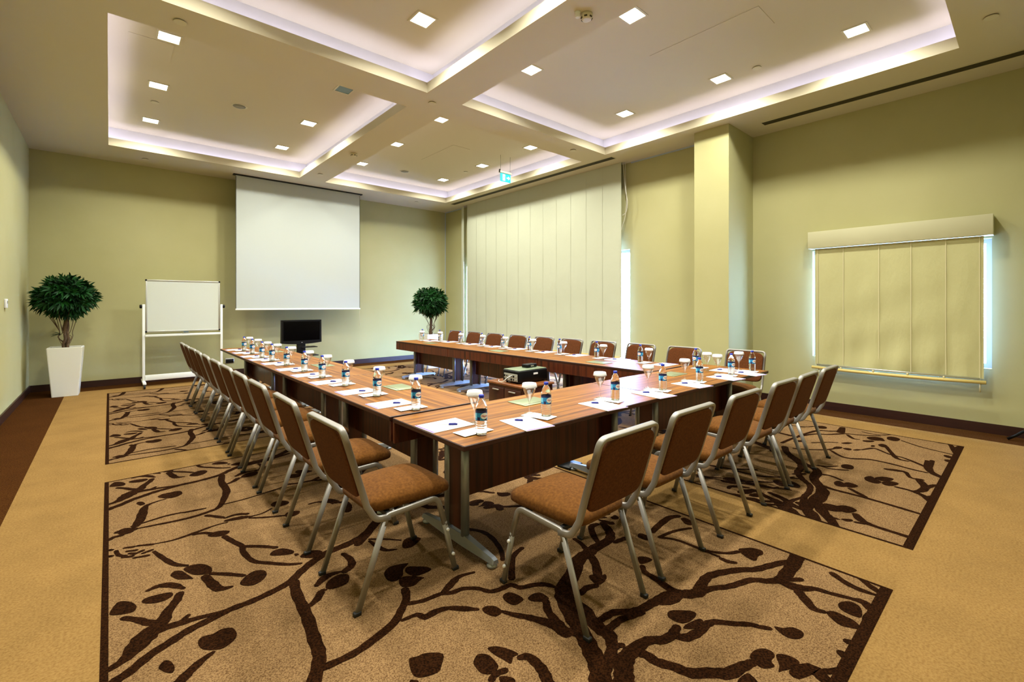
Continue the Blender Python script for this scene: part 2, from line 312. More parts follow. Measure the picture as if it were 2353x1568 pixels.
# ------------------------------------------------------------------ floor with its woven pattern
CARPET = """
As 0,236,50 2,238,50 6,240,50 13,246,50 19,249,50 27,253,50 36,255,47 44,257,45 53,257,45 65,259,46 73,262,49 80,268,52 89,274,55 98,278,58 109,279,60 120,282,60 129,288,60 138,296,60
As 115,275,50 124,283,60 137,296,60 151,306,50
As 74,260,50 72,250,52 71,236,54 70,224,55 68,210,55 67,201,55 65,195,56 60,186,58 58,183,60
As 73,234,25 78,237,40 82,242,40 84,242,20
As 82,249,30 87,253,50 91,254,40 96,253,20
Ap 85,245 88,249 94,251 98,248 97,243 94,240 88,240 85,242
As 98,252,45 103,255,45 105,262,40 104,270,30
As 64,191,40 77,190,40 87,192,45 99,196,45 106,202,40 112,208,40 115,215,45
As 0,247,35 5,250,50 9,256,90 13,262,100 18,267,70 21,275,50 25,282,45 27,288,40
As 17,268,40 13,272,40 10,277,35 5,283,30
As 14,262,60 20,262,50 25,261,45 31,260,35 38,258,30 43,257,30
As 23,261,30 26,263,28 28,265,25
As 15,302,25 20,303,40 25,299,45 29,292,20
Ap 12,292 14,295 20,294 24,292 24,288 20,286 15,288
Ap 0,292 2,298 4,300 8,296 10,290 9,286 6,286 1,289
Ap 29,241 31,244 35,243 38,244 42,242 43,236 41,232 37,230 34,231 30,235
As 33,230,20 29,228,35 24,224,45 21,221,50 19,219,50
Ap 15,235 17,238 19,236 20,231 19,228 17,230 16,232
As 7,364,22 11,362,26
As 13,362,22 20,358,26
As 3,363,22 4,356,24 7,352,26
As 8,358,22 12,356,26
As 11,351,22 15,353,26
As 15,349,22 19,350,26
As 9,354,22 11,352,26
As 11,346,22 17,344,26
As 6,351,22 10,349,26
As 0,367,22 1,366,26
As 0,358,22 1,357,26
As 21,358,12 30,356,20 41,358,30 52,361,18 60,361,15
As 41,356,30 46,354,30 50,349,30
Ap 47,348 51,351 55,350 59,346 56,342 51,343
As 55,340,35 58,329,35 61,319,35 60,312,34 62,297,31 68,289,30 76,280,27 82,276,20
As 62,318,30 69,312,30 76,304,30
Ap 71,297 74,301 79,300 83,293 81,290 75,293
Ap 84,286 83,286 82,286 82,288 82,289 82,289 83,289 84,288
Ap 84,284 89,287 95,283 95,278 90,277 85,281
Ap 31,313 35,315 40,312 43,305 42,299 38,300 34,304
Ap 25,311 27,314 30,312 32,306 34,299 32,300 28,303 26,307
As 20,347,20 24,333,30 28,322,30 33,316,20
As 42,298,25 49,291,30 55,284,25
As 39,297,40 41,286,50 43,279,45 48,277,20
Ap 52,278 56,283 60,285 64,283 65,278 62,273 57,271 53,274
As 13,395,50 16,405,60 18,419,56 20,429,38 25,433,22 32,435,15
Ap 20,435 19,433 17,433 16,436 15,439 16,442 18,441 19,439
Ap 28,445 34,448 41,445 42,439 37,435 30,439
As 11,396,15 20,398,22 30,400,25 39,399,20
As 40,398,25 46,397,30 52,396,20
As 13,390,15 24,388,26 36,386,30 45,386,32 53,388,33 60,392,36 66,408,47 70,424,54 70,446,51 73,462,50
As 90,476,30 113,480,40 133,487,40
As 4,392,40 8,392,45 12,390,50
Ap 4,393 7,396 11,393 12,387 9,385 5,387
As 0,383,35 2,385,32 6,385,30
Ap 89,370 93,375 100,371 100,365 92,364
As 88,364,15 81,360,15 73,360,20
As 60,364,30 66,363,50 72,361,40 73,361,20
As 60,369,20 67,370,30 73,366,30
As 59,371,30 55,377,30 51,382,30
As 73,358,20 81,352,22 92,346,20
Ap 92,346 96,350 102,347 100,342 94,341
As 64,395,15 77,395,15 94,398,16 106,401,18
As 111,354,20 118,353,25 127,343,30
Ap 113,235 117,239 122,239 128,236 126,234 123,232 120,227 115,225 112,228
Ap 123,230 126,233 130,230 134,226 135,222 131,221 125,222 123,226
Ap 116,224 119,226 123,224 128,218 125,217 120,215 115,218
As 123,276,20 130,270,20 137,262,15
As 122,274,20 123,264,35 125,257,30 130,254,15
Ap 135,256 139,261 144,261 148,256 143,252 138,250 134,252
As 111,204,30 118,201,30 127,200,30 132,197,34 138,196,32 144,191,30 147,185,32 152,183,35 159,182,35 161,177,35 168,174,36 173,170,38 175,165,20
As 129,200,35 137,204,45 143,206,30 151,204,20
As 103,195,20 110,194,30 112,190,40 118,190,40 124,188,30 129,183,40 134,178,20
Ap 136,177 139,177 142,174 142,169 138,168 136,170 135,174
As 142,169,20 145,163,35 149,157,40 152,151,50 154,146,60 154,139,60
As 163,160,40 159,155,40 157,149,45 156,144,50
Ap 150,178 154,178 156,174 156,169 152,168 149,169 148,174
Ap 158,168 162,169 166,167 166,161 162,161 158,165
Ap 94,172 97,171 101,170 106,165 102,160 99,158 93,160 91,163 92,168
Ap 113,153 117,155 120,152 120,147 119,144 115,143 112,146 112,150
Ap 122,155 125,154 128,150 130,144 127,144 124,142 123,146 122,150
As 129,142,30 132,140,42 132,134,48 131,130,50 129,126,50 128,124,50
As 113,141,30 116,142,30 120,141,30
Ap 116,140 118,139 120,136 119,134 115,137
Ap 91,159 90,159 89,159 88,160 88,161 89,162 90,161 91,160
As 177,246,30 182,237,34 182,227,35 179,217,33 176,210,30 171,203,30
As 163,186,40 177,201,35 188,205,30
As 143,111,90 150,117,90 154,124,84 158,131,80 162,139,82 167,148,90 173,157,98 179,162,94 191,167,86 204,174,80 213,175,80 222,176,72 234,176,64 241,179,60 246,185,58 250,192,50
As 172,152,50 173,145,68 170,138,70 168,131,76 168,126,70 165,122,56 161,119,50 154,116,51 148,114,60
As 162,119,30 165,119,30 167,118,30
As 246,194,40 240,194,45 231,184,40 227,176,40
As 216,178,40 219,185,30 220,191,30
As 212,171,50 207,164,50 200,157,50
Ap 196,160 199,159 201,156 204,155 201,152 195,151 193,153 194,157
As 181,153,35 187,154,40 192,152,35
As 152,150,50 155,147,50 155,141,50 157,137,48 158,134,45
As 170,134,30 175,134,39 182,133,44 187,129,45 193,126,48 200,125,50 207,124,55 213,123,60 218,121,63 220,118,70 226,114,69 230,114,60
As 168,128,40 174,128,40 180,128,40 186,126,38 192,124,30
As 205,122,35 210,119,40 218,119,50
As 218,121,60 219,127,50 221,135,45 222,142,35 226,146,30
Ap 232,153 236,150 236,146 232,146 227,148
As 226,114,60 235,116,56 244,117,51 253,114,50 264,108,48 270,103,45 280,99,45 290,95,44 294,92,40
As 227,113,40 235,111,40 243,106,40 251,103,40 259,100,43 264,94,47 270,90,50
As 270,90,60 284,90,70 305,92,80
As 272,90,35 275,86,35 279,83,35
As 268,91,50 270,84,50 272,79,45
Ap 285,118 289,116 293,113 294,108 290,106 286,107 280,106 279,109 281,114
As 282,117,30 276,120,27 271,126,25 269,130,25
As 268,129,25 268,139,25 267,149,25 262,157,25
As 262,157,25 271,156,25 279,154,25 288,150,25
As 268,129,20 268,122,20
As 267,120,30 267,116,35 269,113,25
As 265,164,40 278,166,47 291,167,47 298,164,40
As 236,172,35 242,171,38 246,170,40
Ap 256,160 253,160 252,163 252,166 255,168 257,168 258,166 258,162
Ap 295,151 292,152 291,155 293,158 296,161 299,160 299,157 298,154
Ap 259,195 257,196 253,198 251,200 251,202 253,202 257,200 259,197
Ap 265,197 263,197 260,199 258,201 258,203 260,203 263,201 265,199
Ap 255,186 253,187 252,191 251,195 252,198 253,197 255,193 256,188
Ap 265,190 263,189 261,190 260,192 261,194 263,194 266,194 266,192
Ap 256,187 254,187 252,188 252,189 252,191 254,191 256,190 257,189
Ap 199,115 203,116 208,112 211,108 209,106 203,106 199,108 198,112
Ap 197,106 201,106 208,104 208,102 203,101 199,103 197,105
As 150,105,90 154,108,80 158,111,80 164,113,70 171,113,60 178,112,50 183,108,50 189,107,45 195,108,40
As 190,106,50 192,102,50 200,100,46 207,100,42 212,98,38 217,92,35 222,87,34 224,83,30 226,80,30
Ap 229,79 231,76 235,73 235,69 231,68 227,70 226,74
As 168,113,50 170,108,50 170,103,50 173,97,50 175,91,55 181,86,55 186,81,60 193,79,50 199,77,40
Ap 202,79 207,79 211,77 212,74 210,72 206,72 204,70 200,72 199,74 200,77
Ap 211,72 214,70 215,67 214,64 208,65 204,67 202,68 206,69
Ap 187,77 192,76 192,74 191,72 189,71 184,76
As 206,63,50 214,60,60 212,55,60
As 216,56,30 220,53,32 226,49,35
As 233,54,40 230,50,50 229,48,60
As 243,54,40 244,51,45 245,48,50
As 269,90,50 268,82,50 275,76,42 277,69,34 280,61,30
As 266,80,50 262,76,50 257,71,45 258,67,30
Ap 270,64 274,63 277,60 275,56 267,54 265,57 266,62
Ap 258,66 262,64 262,59 261,55 257,52 254,56 253,60
As 280,60,30 281,56,50 277,51,60
As 279,50,50 268,51,55 259,50,60
As 298,73,40 294,67,40 292,60,40 293,52,20
As 304,62,30 299,56,40 296,51,40
Cs 660,152,60 634,148,80
Cs 641,149,40 630,158,40 625,167,40 602,172,38 582,175,30
Cs 627,146,40 613,155,40 603,166,40 574,175,40 539,178,40
Cs 627,146,40 633,141,33 639,128,30 650,115,30
Cs 628,140,30 615,132,40 616,127,20
Cp 636,109 629,110 624,114 624,119 630,123 637,122 642,117 642,112
Cp 619,114 615,115 611,118 610,121 612,123 616,123 620,119 622,116
Cp 648,97 640,98 637,101 639,106 646,108 653,108 657,104 654,99
Cp 631,107 628,108 628,111 633,114 638,115 641,114 640,112 636,109
Cs 645,95,25 633,80,25 628,69,25 623,53,25
Cs 656,132,20 653,123,27 656,114,27 666,108,20
Cs 665,67,30 665,59,37 644,55,40 626,51,40
Cs 669,51,30 646,55,30
Cp 610,52 607,53 606,55 609,58 613,59 616,58 616,56 614,53
Cp 594,51 591,52 590,54 592,56 596,57 599,56 600,54 598,52
Cs 527,163,30 538,148,30 551,138,30 567,133,30
Cp 568,131 563,131 559,133 558,136 560,137 565,137 569,135 570,132
Cp 567,123 564,123 562,125 563,128 565,130 568,129 570,127 570,124
Cp 574,116 571,117 568,118 566,120 567,122 570,121 573,120 575,117
Cs 574,116,20 587,111,35 589,107,30 577,94,30 574,83,30 558,66,40
Cp 608,101 603,101 601,104 603,107 608,109 613,108 615,106 613,103
Cp 600,110 596,110 594,111 594,112 596,113 600,113 602,112 602,111
Cs 606,102,40 584,94,40 567,87,40 565,79,30
Cs 548,136,30 535,125,32 534,116,35 544,104,35 544,88,35 540,73,32 539,63,30
Cs 580,67,40 558,64,60 543,60,60 532,51,50
Cs 584,64,40 560,63,40
Cs 526,171,60 506,162,70 485,143,70 477,131,70 467,126,73 450,124,76 436,117,75 425,111,86 412,109,97 396,109,92 381,110,82 373,105,89 359,97,80
Cs 398,107,60 382,100,80 374,94,70 360,86,60
Cs 385,116,50 380,110,40
Cs 488,131,25 492,124,25 500,119,20
Cs 488,128,25 487,120,25 494,110,25
Cp 506,108 500,108 497,111 498,115 503,117 508,117 512,114 511,110
Cs 463,125,40 467,117,30 462,107,30
Cp 452,110 459,108 452,101 446,102 445,107
Cp 454,104 461,102 458,95 451,96 448,100
Cs 446,98,30 440,91,40 436,86,35
Cs 436,114,50 434,105,39 434,89,35 432,70,35 429,51,35
Cp 484,96 492,93 486,88 482,84 475,86 476,93
Cp 489,90 498,86 499,79 490,80 485,85
Cp 482,84 490,80 489,74 479,76 476,81
Cs 478,74,30 477,64,40 471,56,50 461,51,50
Cs 523,88,40 526,81,60 526,75,40 513,70,30 514,63,40
Cs 513,65,50 497,59,57 485,59,53 476,63,40
Cs 492,58,40 504,55,40 509,51,40
Cp 477,50 474,50 470,52 470,53 472,55 475,54 479,52 479,51
Cp 398,96 405,93 406,88 402,84 395,86 392,90
Cp 382,82 380,82 377,84 377,86 378,88 380,87 382,85 383,83
Cs 394,83,50 386,78,60 383,71,40 382,62,40 381,51,40
Cs 380,80,30 382,76,30
Cp 420,125 416,126 415,130 417,134 422,137 427,136 428,133 425,128
Cs 389,137,40 385,127,53 377,117,60 376,108,60
Cs 364,131,30 372,124,30 383,121,30
Cp 385,145 382,145 378,147 376,150 377,152 381,152 385,150 387,147
Cp 382,138 378,138 373,140 371,144 372,146 376,146 381,143 383,140
Cp 368,136 364,137 362,140 361,144 363,146 366,146 369,142 370,139
Cp 456,131 453,132 448,135 446,138 446,140 450,139 454,136 457,133
Cs 432,140,25 441,129,25
Cs 378,191,20 385,177,20 395,153,20 407,128,20
Cs 563,157,20 579,146,20 584,139,20
Cp 594,128 590,129 586,131 584,134 585,136 589,135 593,133 595,130
Cp 645,164 639,164 635,168 636,172 640,175 646,174 650,171 650,167
Cp 566,163 562,163 557,166 554,170 554,172 558,172 564,169 566,165
Cs 582,201,20 579,188,20 578,180,20
"""
def clip(poly, x0, x1, y0, y1):
    for ax, lim, sg in ((0, x0, 1), (0, x1, -1), (1, y0, 1), (1, y1, -1)):
        out = []
        for i in range(len(poly)):
            a, b = poly[i-1], poly[i]; da, db = (a[ax]-lim)*sg, (b[ax]-lim)*sg
            if (da < 0) != (db < 0):
                t = da/(da-db); out.append((a[0]+(b[0]-a[0])*t, a[1]+(b[1]-a[1])*t))
            if db >= 0: out.append(b)
        poly = out
        if len(poly) < 3: return []
    return poly
def catmull(p, closed, sub=3):
    n = len(p); out = []
    g = (lambda i: p[i % n]) if closed else (lambda i: p[max(0, min(n-1, i))])
    for i in range(n if closed else n-1):
        for k in range(sub):
            t = k/sub; q = [g(i-1), g(i), g(i+1), g(i+2)]
            out.append(tuple(.5*((2*b)+(c-a)*t+(2*a-5*b+4*c-d)*t*t+(3*b-a-3*c+d)*t**3) for a, b, c, d in zip(*q)))
    if not closed: out.append(p[-1])
    return out
MOT = []     # (panel, centroid, list of convex-ish polygons)
for line in CARPET.strip().split('\n'):
    h, *rest = line.split(' ')
    pts = [tuple(int(v) for v in s_.split(',')) for s_ in rest]
    if h[1] == 's':
        q = catmull([(x/100, y/100, w/1000) for x, y, w in pts], False); polys = []; ls, rs = [], []
        for i, (x, y, w) in enumerate(q):
            a, b = q[max(0, i-1)], q[min(len(q)-1, i+1)]; dx, dy = b[0]-a[0], b[1]-a[1]; l = math.hypot(dx, dy) or 1
            j = 1+.09*math.sin(i*2.3+x*17)
            ls.append((x-dy/l*w/2*j, y+dx/l*w/2*j)); rs.append((x+dy/l*w/2*j, y-dx/l*w/2*j))
        for i in range(len(q)-1): polys.append([ls[i], rs[i], rs[i+1], ls[i+1]])
        for i in (0, -1):
            x, y, w = q[i]; polys.append([(x+w/2*math.cos(k*PI/4), y+w/2*math.sin(k*PI/4)) for k in range(8)])
    else:
        q = catmull([(x/100, y/100) for x, y in pts], True); cx = sum(a for a, b in q)/len(q); cy = sum(b for a, b in q)/len(q)
        polys = [[(cx, cy), q[i-1], q[i]] for i in range(len(q))]
    al = [p for pl in polys for p in pl]
    MOT.append((h[0], (sum(p[0] for p in al)/len(al), sum(p[1] for p in al)/len(al)), polys))

fl = MB()
fl.box(-1.4, 8.0, -1.0, 11.5, -.12, 0, 0)
def flat(poly, z, mi): fl.add([(x, y, z) for x, y in poly], [list(range(len(poly)))], mi)
def rect(x0, x1, y0, y1): return [(x0, y0), (x1, y0), (x1, y1), (x0, y1)]
for r in (rect(WL, -.545, WN, WF), rect(-.545, 7.6, 10.64, WF), rect(7.16, WR2, WN, 3.0), rect(6.8, 7.3, 3.4, 10.64)): flat(r, .001, 1)
PANELS = {'A': (-.03, 3.05, .484, 5.09), 'B': (-.03, 3.05, 5.65, 10.15), 'C': (3.63, 6.68, .484, 5.09), 'D': (3.63, 6.68, 5.65, 10.15)}
LB, TB = .027, .022
for k, (x0, x1, y0, y1) in PANELS.items():
    flat(rect(x0, x1, y0, y1), .001, 3)
    ix = (x0+LB if k in 'AB' else x0+TB, x1-(LB if k in 'CD' else TB), y0+(.05 if k in 'AC' else TB), y1-(.05 if k in 'BD' else TB))
    flat(rect(*ix), .0016, 2)
    put = []
    if k == 'A':
        put = [(0, 0, m) for m in MOT if m[0] == 'A']
        put += [(0, 2.0, m) for m in MOT if m[0] == 'A' and m[1][0] > 1.2 and m[1][1] < 2.5]+[(0, 2.04, m) for m in MOT if m[0] == 'A' and m[1][0] <= 1.2 and 2.34 < m[1][1] < 3.1]
    elif k == 'B':
        for j in range(0, 5):
            for m in MOT:
                if m[0] != 'A': continue
                if m[1][0] < 1.2 and 2.3 <= m[1][1] < 4.36: put.append((0, 1.95*(j+1), m))
                if m[1][0] >= 1.2 and m[1][1] < 2.5: put.append((0, 1.95*(j+2), m))
    elif k == 'C':
        put = [(0, 0, m) for m in MOT if m[0] == 'C']
        for j in range(0, 3):
            for m in MOT:
                if m[0] == 'A' and (m[1][1] < 2.5 and m[1][0] >= 1.2 or 2.3 <= m[1][1] < 4.36 and m[1][0] < 1.2):
                    sx, sy = 3.58, .6+2.0*(j if m[1][0] >= 1.2 else j-1)
                    X, Y = m[1][0]+sx, m[1][1]+sy
                    if Y > 1.75+.2*(6.6-X) : put.append((sx, sy, m))
                    elif X < 4.3 and Y < 5.2: put.append((sx, sy, m))
    else:
        for j in range(0, 5):
            for m in MOT:
                if m[0] == 'A' and (m[1][1] < 2.5 and m[1][0] >= 1.2 or 2.3 <= m[1][1] < 4.36 and m[1][0] < 1.2):
                    put.append((3.58, .6+2.0*(j+1), m))
    for mi_, (sx, sy, m) in enumerate(put):
        for pi_, pl in enumerate(m[2]):
            c = clip([(x+sx, y+sy) for x, y in pl], *ix)
            if c: flat(c, .0022+(mi_ % 61)*2.4e-5+(1.6e-5 if pi_ >= len(m[2])-2 else .8e-5 if pi_ % 2 else 0), 3)
o = struct('floor', fl, [M['carpet'], M['carpet_dark'], M['carpet_field'], M['carpet_motif']])

# ------------------------------------------------------------------ walls, openings, skirting, ceiling
W1Y = (4.93, 10.08, .06, 2.5)       # window 1 opening (y0, y1, z0, z1)
W2Y = (.325, 2.105, .74, 2.24)
w = MB(); w.box(WL-.25, 8.2, WF, WF+.25, 0, HU+.2); struct('wall_back', w, M['wall'])
w = MB(); w.box(WL-.25, WL, WN-.25, WF, 0, HU+.2); struct('wall_left', w, M['wall'])
w = MB(); w.box(WL-.25, 8.2, WN-.25, WN, 0, HU+.2); struct('wall_near', w, M['wall'])
w = MB()
def holed(x0, x1, y0, y1, hole):
    a, b, z0, z1 = hole
    w.box(x0, x1, y0, a, 0, HU+.2); w.box(x0, x1, b, y1, 0, HU+.2); w.box(x0, x1, a, b, 0, z0); w.box(x0, x1, a, b, z1, HU+.2)
holed(WR, WR+.32, 3.43, WF, W1Y)
struct('wall_right', w, M['wall'])
w = MB(); holed(WR2, WR2+.3, WN-.25, 2.925, W2Y)
struct('wall_right_recess', w, M['wall'])
w = MB(); w.box(6.725, WR2+.3, 2.918, 3.437, 0, HC); struct('wall_column', w, M['wall'])
for nm, bx in (('back', (WL, WR, WF-.018, WF)), ('left', (WL, WL+.018, WN, WF)), ('right', (WR-.018, WR, 3.43, WF)), ('right_recess', (WR2-.018, WR2, WN, 2.93)),
               ('column', (6.707, WR2, 2.9, 3.455)), ('near', (WL, WR2, WN, WN+.018))):
    b = MB(); b.box(*bx, 0.002, .114); struct('baseboard_'+nm, b, M['skirt'])
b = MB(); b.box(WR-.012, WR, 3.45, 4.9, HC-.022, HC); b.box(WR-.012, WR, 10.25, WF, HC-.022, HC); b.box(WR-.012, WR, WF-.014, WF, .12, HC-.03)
struct('painted_daylight_1', b, M['leaklight'])  # pale strips painted in for daylight leaking at the wall top and corner

TRAYS = {'far_left': (-.012, 2.953, 5.483, 10.02), 'near_left': (-.012, 2.953, .51, 4.955), 'far_right': (3.472, 6.513, 5.483, 10.02), 'near_right': (3.472, 6.513, .51, 4.955)}
ce = MB(); DC = .19; ZF = 4.222; ZT = 4.15
xs = sorted({WL-.2, 8.1, *[t[0] for t in TRAYS.values()], *[t[1] for t in TRAYS.values()]}); ys = sorted({WN-.2, WF+.2, *[t[2] for t in TRAYS.values()], *[t[3] for t in TRAYS.values()]})
for i in range(len(xs)-1):
    for j in range(len(ys)-1):
        mx, my = (xs[i]+xs[i+1])/2, (ys[j]+ys[j+1])/2
        if not any(t[0] < mx < t[1] and t[2] < my < t[3] for t in TRAYS.values()):
            ce.add([(xs[i], ys[j], HC), (xs[i+1], ys[j], HC), (xs[i+1], ys[j+1], HC), (xs[i], ys[j+1], HC)], [(0, 1, 2, 3)], 0)
def ring(a, za, b, zb, mi):
    A = [(a[0], a[2], za), (a[1], a[2], za), (a[1], a[3], za), (a[0], a[3], za)]; B = [(b[0], b[2], zb), (b[1], b[2], zb), (b[1], b[3], zb), (b[0], b[3], zb)]
    ce.add(A+B, [(k, (k+1) % 4, 4+(k+1) % 4, 4+k) for k in range(4)], mi)
def grow(t, d): return (t[0]-d, t[1]+d, t[2]-d, t[3]+d)
for t in TRAYS.values():
    ring(t, HC, t, ZF, 0); ring(t, ZF, grow(t, .02), ZF, 0); ring(grow(t, .02), ZF, grow(t, .02), ZT, 1)
    ring(grow(t, .02), ZT, grow(t, DC), ZT, 1); ring(grow(t, DC), ZT, grow(t, DC), HU, 1)
    g = grow(t, DC); ce.add([(g[0], g[2], HU), (g[1], g[2], HU), (g[1], g[3], HU), (g[0], g[3], HU)], [(0, 1, 2, 3)], 0)
ce.box(WL-.25, 8.2, WN-.25, WF+.25, HU+.2, HU+.3, 0)
me_ = struct('ceiling', ce, [M['ceil'], M['cove']])

# cove light tape in each ceiling tray
for k, (nm, t) in enumerate(TRAYS.items()):
    b = MB(); g0, g1 = grow(t, .08), grow(t, .11)
    b.box(g0[0], g0[1], g1[2], g0[2], ZT+.001, ZT+.012); b.box(g0[0], g0[1], g0[3], g1[3], ZT+.001, ZT+.012)
    b.box(g1[0], g0[0], g1[2], g1[3], ZT+.001, ZT+.012); b.box(g0[1], g1[1], g1[2], g1[3], ZT+.001, ZT+.012)
    o = b.build('cove_light', M['led'])
    tag(o, 'white light tape hidden in the cove of the %s ceiling tray' % {'far_left': 'far left', 'near_left': 'near left', 'far_right': 'far right', 'near_right': 'near right'}[nm], 'light strip', 'cove lights in the ceiling trays')

# windows
def window(n, X, op, mull):
    a, b_, z0, z1 = op; f = MB(); t = .05
    f.box(X+.1, X+.16, a, b_, z0, z0+t); f.box(X+.1, X+.16, a, b_, z1-t, z1)
    f.box(X+.1, X+.16, a, a+t, z0+t, z1-t); f.box(X+.1, X+.16, b_-t, b_, z0+t, z1-t)
    for m in mull: f.box(X+.1, X+.16, m-.03, m+.03, z0+t, z1-t)
    o = struct('window_%d' % n, f, M['winframe'])
    p = MB(); p.box(X+.125, X+.135, a+t, b_-t, z0+t, z1-t); p.build('pane', M['pane'], o)
window(1, WR, W1Y, (6.65, 8.36)); window(2, WR2, W2Y, (1.21,))

# ------------------------------------------------------------------ blinds
def blind(name, label, X, y0, y1, z0, z1, m, seams, amp, seed):
    r = random.Random(seed); t = thing(name, label, 'blind', (X, (y0+y1)/2, z0)); b = MB(); ny, nz = 60, 40; vs = []
    for side in (0, 1):
        for j in range(nz+1):
            for i in range(ny+1):
                u, v = i/ny, j/nz; y = y0+(y1-y0)*u; z = z0+(z1-z0)*v
                d = amp*(1-v)*(math.sin(u*len(seams)*2*PI+1)*.5+.5*math.sin(v*9+u*23)*math.sin(u*14+2))+amp*.5*math.sin(v*21+7*u)*(1-v)*math.sin(u*PI)
                vs.append((d+(.002 if side else 0), y-(y0+y1)/2, z-z0))
    n = (ny+1)*(nz+1); fs = []
    for j in range(nz):
        for i in range(ny):
            q = [j*(ny+1)+i, j*(ny+1)+i+1, (j+1)*(ny+1)+i+1, (j+1)*(ny+1)+i]; fs.append(q)
    b.add(vs[:n], fs, 0, True); b.build('cloth', m, t)
    g = MB(); g.add([(x+.006, y, z) for x, y, z in vs[:n]], fs, 0, True); g.build('bounce_lining', M['bounce_lining'], t)  # unseen white backing added to bounce daylight onto the wall beside the blind
    for s_ in seams:
        q = MB(); q.box(-amp*.55-.0012, -amp*.55-.0006, y0+(y1-y0)*s_-.004-(y0+y1)/2, y0+(y1-y0)*s_+.004-(y0+y1)/2, 0, z1-z0-.002); q.build('seam', m if X < 7.2 else M['seam'], t)
    return t
BL = blind('roman_blind', 'tall cream roman blind hanging from ceiling over the long window', 7.08, 5.05, 9.86, .5, HC, M['blind'], [k/12 for k in range(1, 12)], .006, 1)
q = MB(); q.box(-.012, .012, -2.405, 2.405, -.02, .01); q.build('bottom_rail', M['bar'], BL)
q = MB(); q.box(.002, .02, -2.425, -2.404, 0, HC-.5); q.build('side_return', M['blind'], BL)
q = MB(); q.box(0, .006, 2.56, 2.66, 0, HC-.5); q.build('edge_strip', M['blind'], BL)
B2 = blind('roman_blind', 'small cream roman blind with vertical seams and bottom bar over the right window', 7.47, .384, 2.043, .63, 2.258, M['blind2'], [.02, .19, .38, .57, .8, .98], .016, 2)
q = MB(); q.tube([(-.03, -.85, -.035), (-.03, -.4, -.045), (-.03, 0, -.047), (-.03, .4, -.043), (-.03, .86, -.03)], .02, 12); q.build('bottom_bar', M['bar'], B2)
q = MB(); q.cyl((-.03, -.80, 0.0), (-.03, .80, 0.01), .011, n=10); q.build('hem_rod', M['alu'], B2)
for y in (-.5, -.17, .17, .52):
    q = MB(); q.cyl((-.03, y, -.03), (-.03, y, 0), .012, n=8); q.build('ring', M['seam'], B2)
for y in (-.8, .78):
    q = MB(); q.cyl((-.02, y, -.15), (-.02, y, -.05), .006, n=8); q.build('pull_cord', M['seam'], B2)
q = MB(); q.bbox(7.42, WR2, .307, 2.120, 2.262, 2.496, .004); o = q.build('pelmet', M['pelmet'])
tag(o, 'long cream box pelmet above the small blind of the right window', 'pelmet')
q = MB()
pa = lambda pts, r=.005: q.tube(catmull(pts, False, 6), r, 6)
pa([(7.09, 4.99, HC-.005), (7.1, 4.97, 3.8), (7.1, 4.94, 3.55), (7.1, 4.9, 3.35), (7.1, 4.93, 3.17), (7.1, 5.01, 3.12)])
pa([(7.1, 4.95, HC-.005), (7.1, 4.94, 3.7), (7.1, 4.92, 3.4), (7.1, 4.95, 3.1), (7.1, 5.0, 2.95), (7.1, 5.03, 2.85)], .004)
o = q.build('loose_cables', M['cable']); tag(o, 'loose pale cables dangling from ceiling at right edge of the tall blind', 'cable')

# ------------------------------------------------------------------ ceiling fittings
lights = {'far_left': [(.50, 6.35), (.50, 7.85), (.50, 9.41), (2.455, 7.85), (2.455, 9.39)], 'near_left': [(.50, 1.27), (.50, 2.73), (.50, 4.21), (2.455, 1.27), (2.455, 2.73), (2.455, 4.21)],
          'far_right': [(3.995, 6.285), (3.995, 7.80), (4.0, 9.36), (5.99, 6.29), (6.0, 7.80), (5.975, 9.30)], 'near_right': [(4.01, 1.27), (4.04, 2.73), (4.01, 4.205), (6.085, 1.277), (6.047, 2.728), (6.03, 4.208)]}
BEAM, SPREAD = 44, 150
def downlight(x, y, lab, lit=True, grp='lit square downlights'):
    t = thing('downlight', lab, 'ceiling light', (x, y, HU), 0, grp)
    f = MB(); a, b_ = .115, .095
    f.box(-a, a, -a, -b_, -.008, 0); f.box(-a, a, b_, a, -.008, 0); f.box(-a, -b_, -b_, b_, -.008, 0); f.box(b_, a, -b_, b_, -.008, 0); f.build('trim_ring', M['trimwhite'], t)
    d = MB(); d.box(-b_, b_, -b_, b_, -.004, -.001); d.build('diffuser', M['lamp'] if lit else M['lampoff'], t)
    if lit:
        a = bpy.data.lights.new('beam', 'AREA'); a.shape = 'SQUARE'; a.size = .18; a.energy = BEAM; a.color = (.98, .985, .90); a.spread = math.radians(SPREAD)
        o = bpy.data.objects.new('beam', a); COL.objects.link(o); o.parent = t; o.location = (0, 0, -.0085)
    return t
proto = None
POS = {2: ('near', 'far')}
for tr, ps in lights.items():
    for (x, y) in ps:
        xm = sorted({p[0] > (TRAYS[tr][0]+TRAYS[tr][1])/2 for p in ps}); right = x > (TRAYS[tr][0]+TRAYS[tr][1])/2
        row = sorted([p for p in ps if (p[0] > (TRAYS[tr][0]+TRAYS[tr][1])/2) == right], key=lambda p: -p[1]); n = row.index((x, y))+1
        lab = 'lit square downlight, %s from screen wall in %s row of %s ceiling tray' % (ORD[n], 'right' if right else 'left', tr.replace('_', ' '))
        if proto is None: proto = downlight(x, y, lab)
        else: dup(proto, (x, y, HU), 0, lab)
downlight(2.44, 6.3, 'unlit square downlight with dull green glass in the far left ceiling tray', False, None)
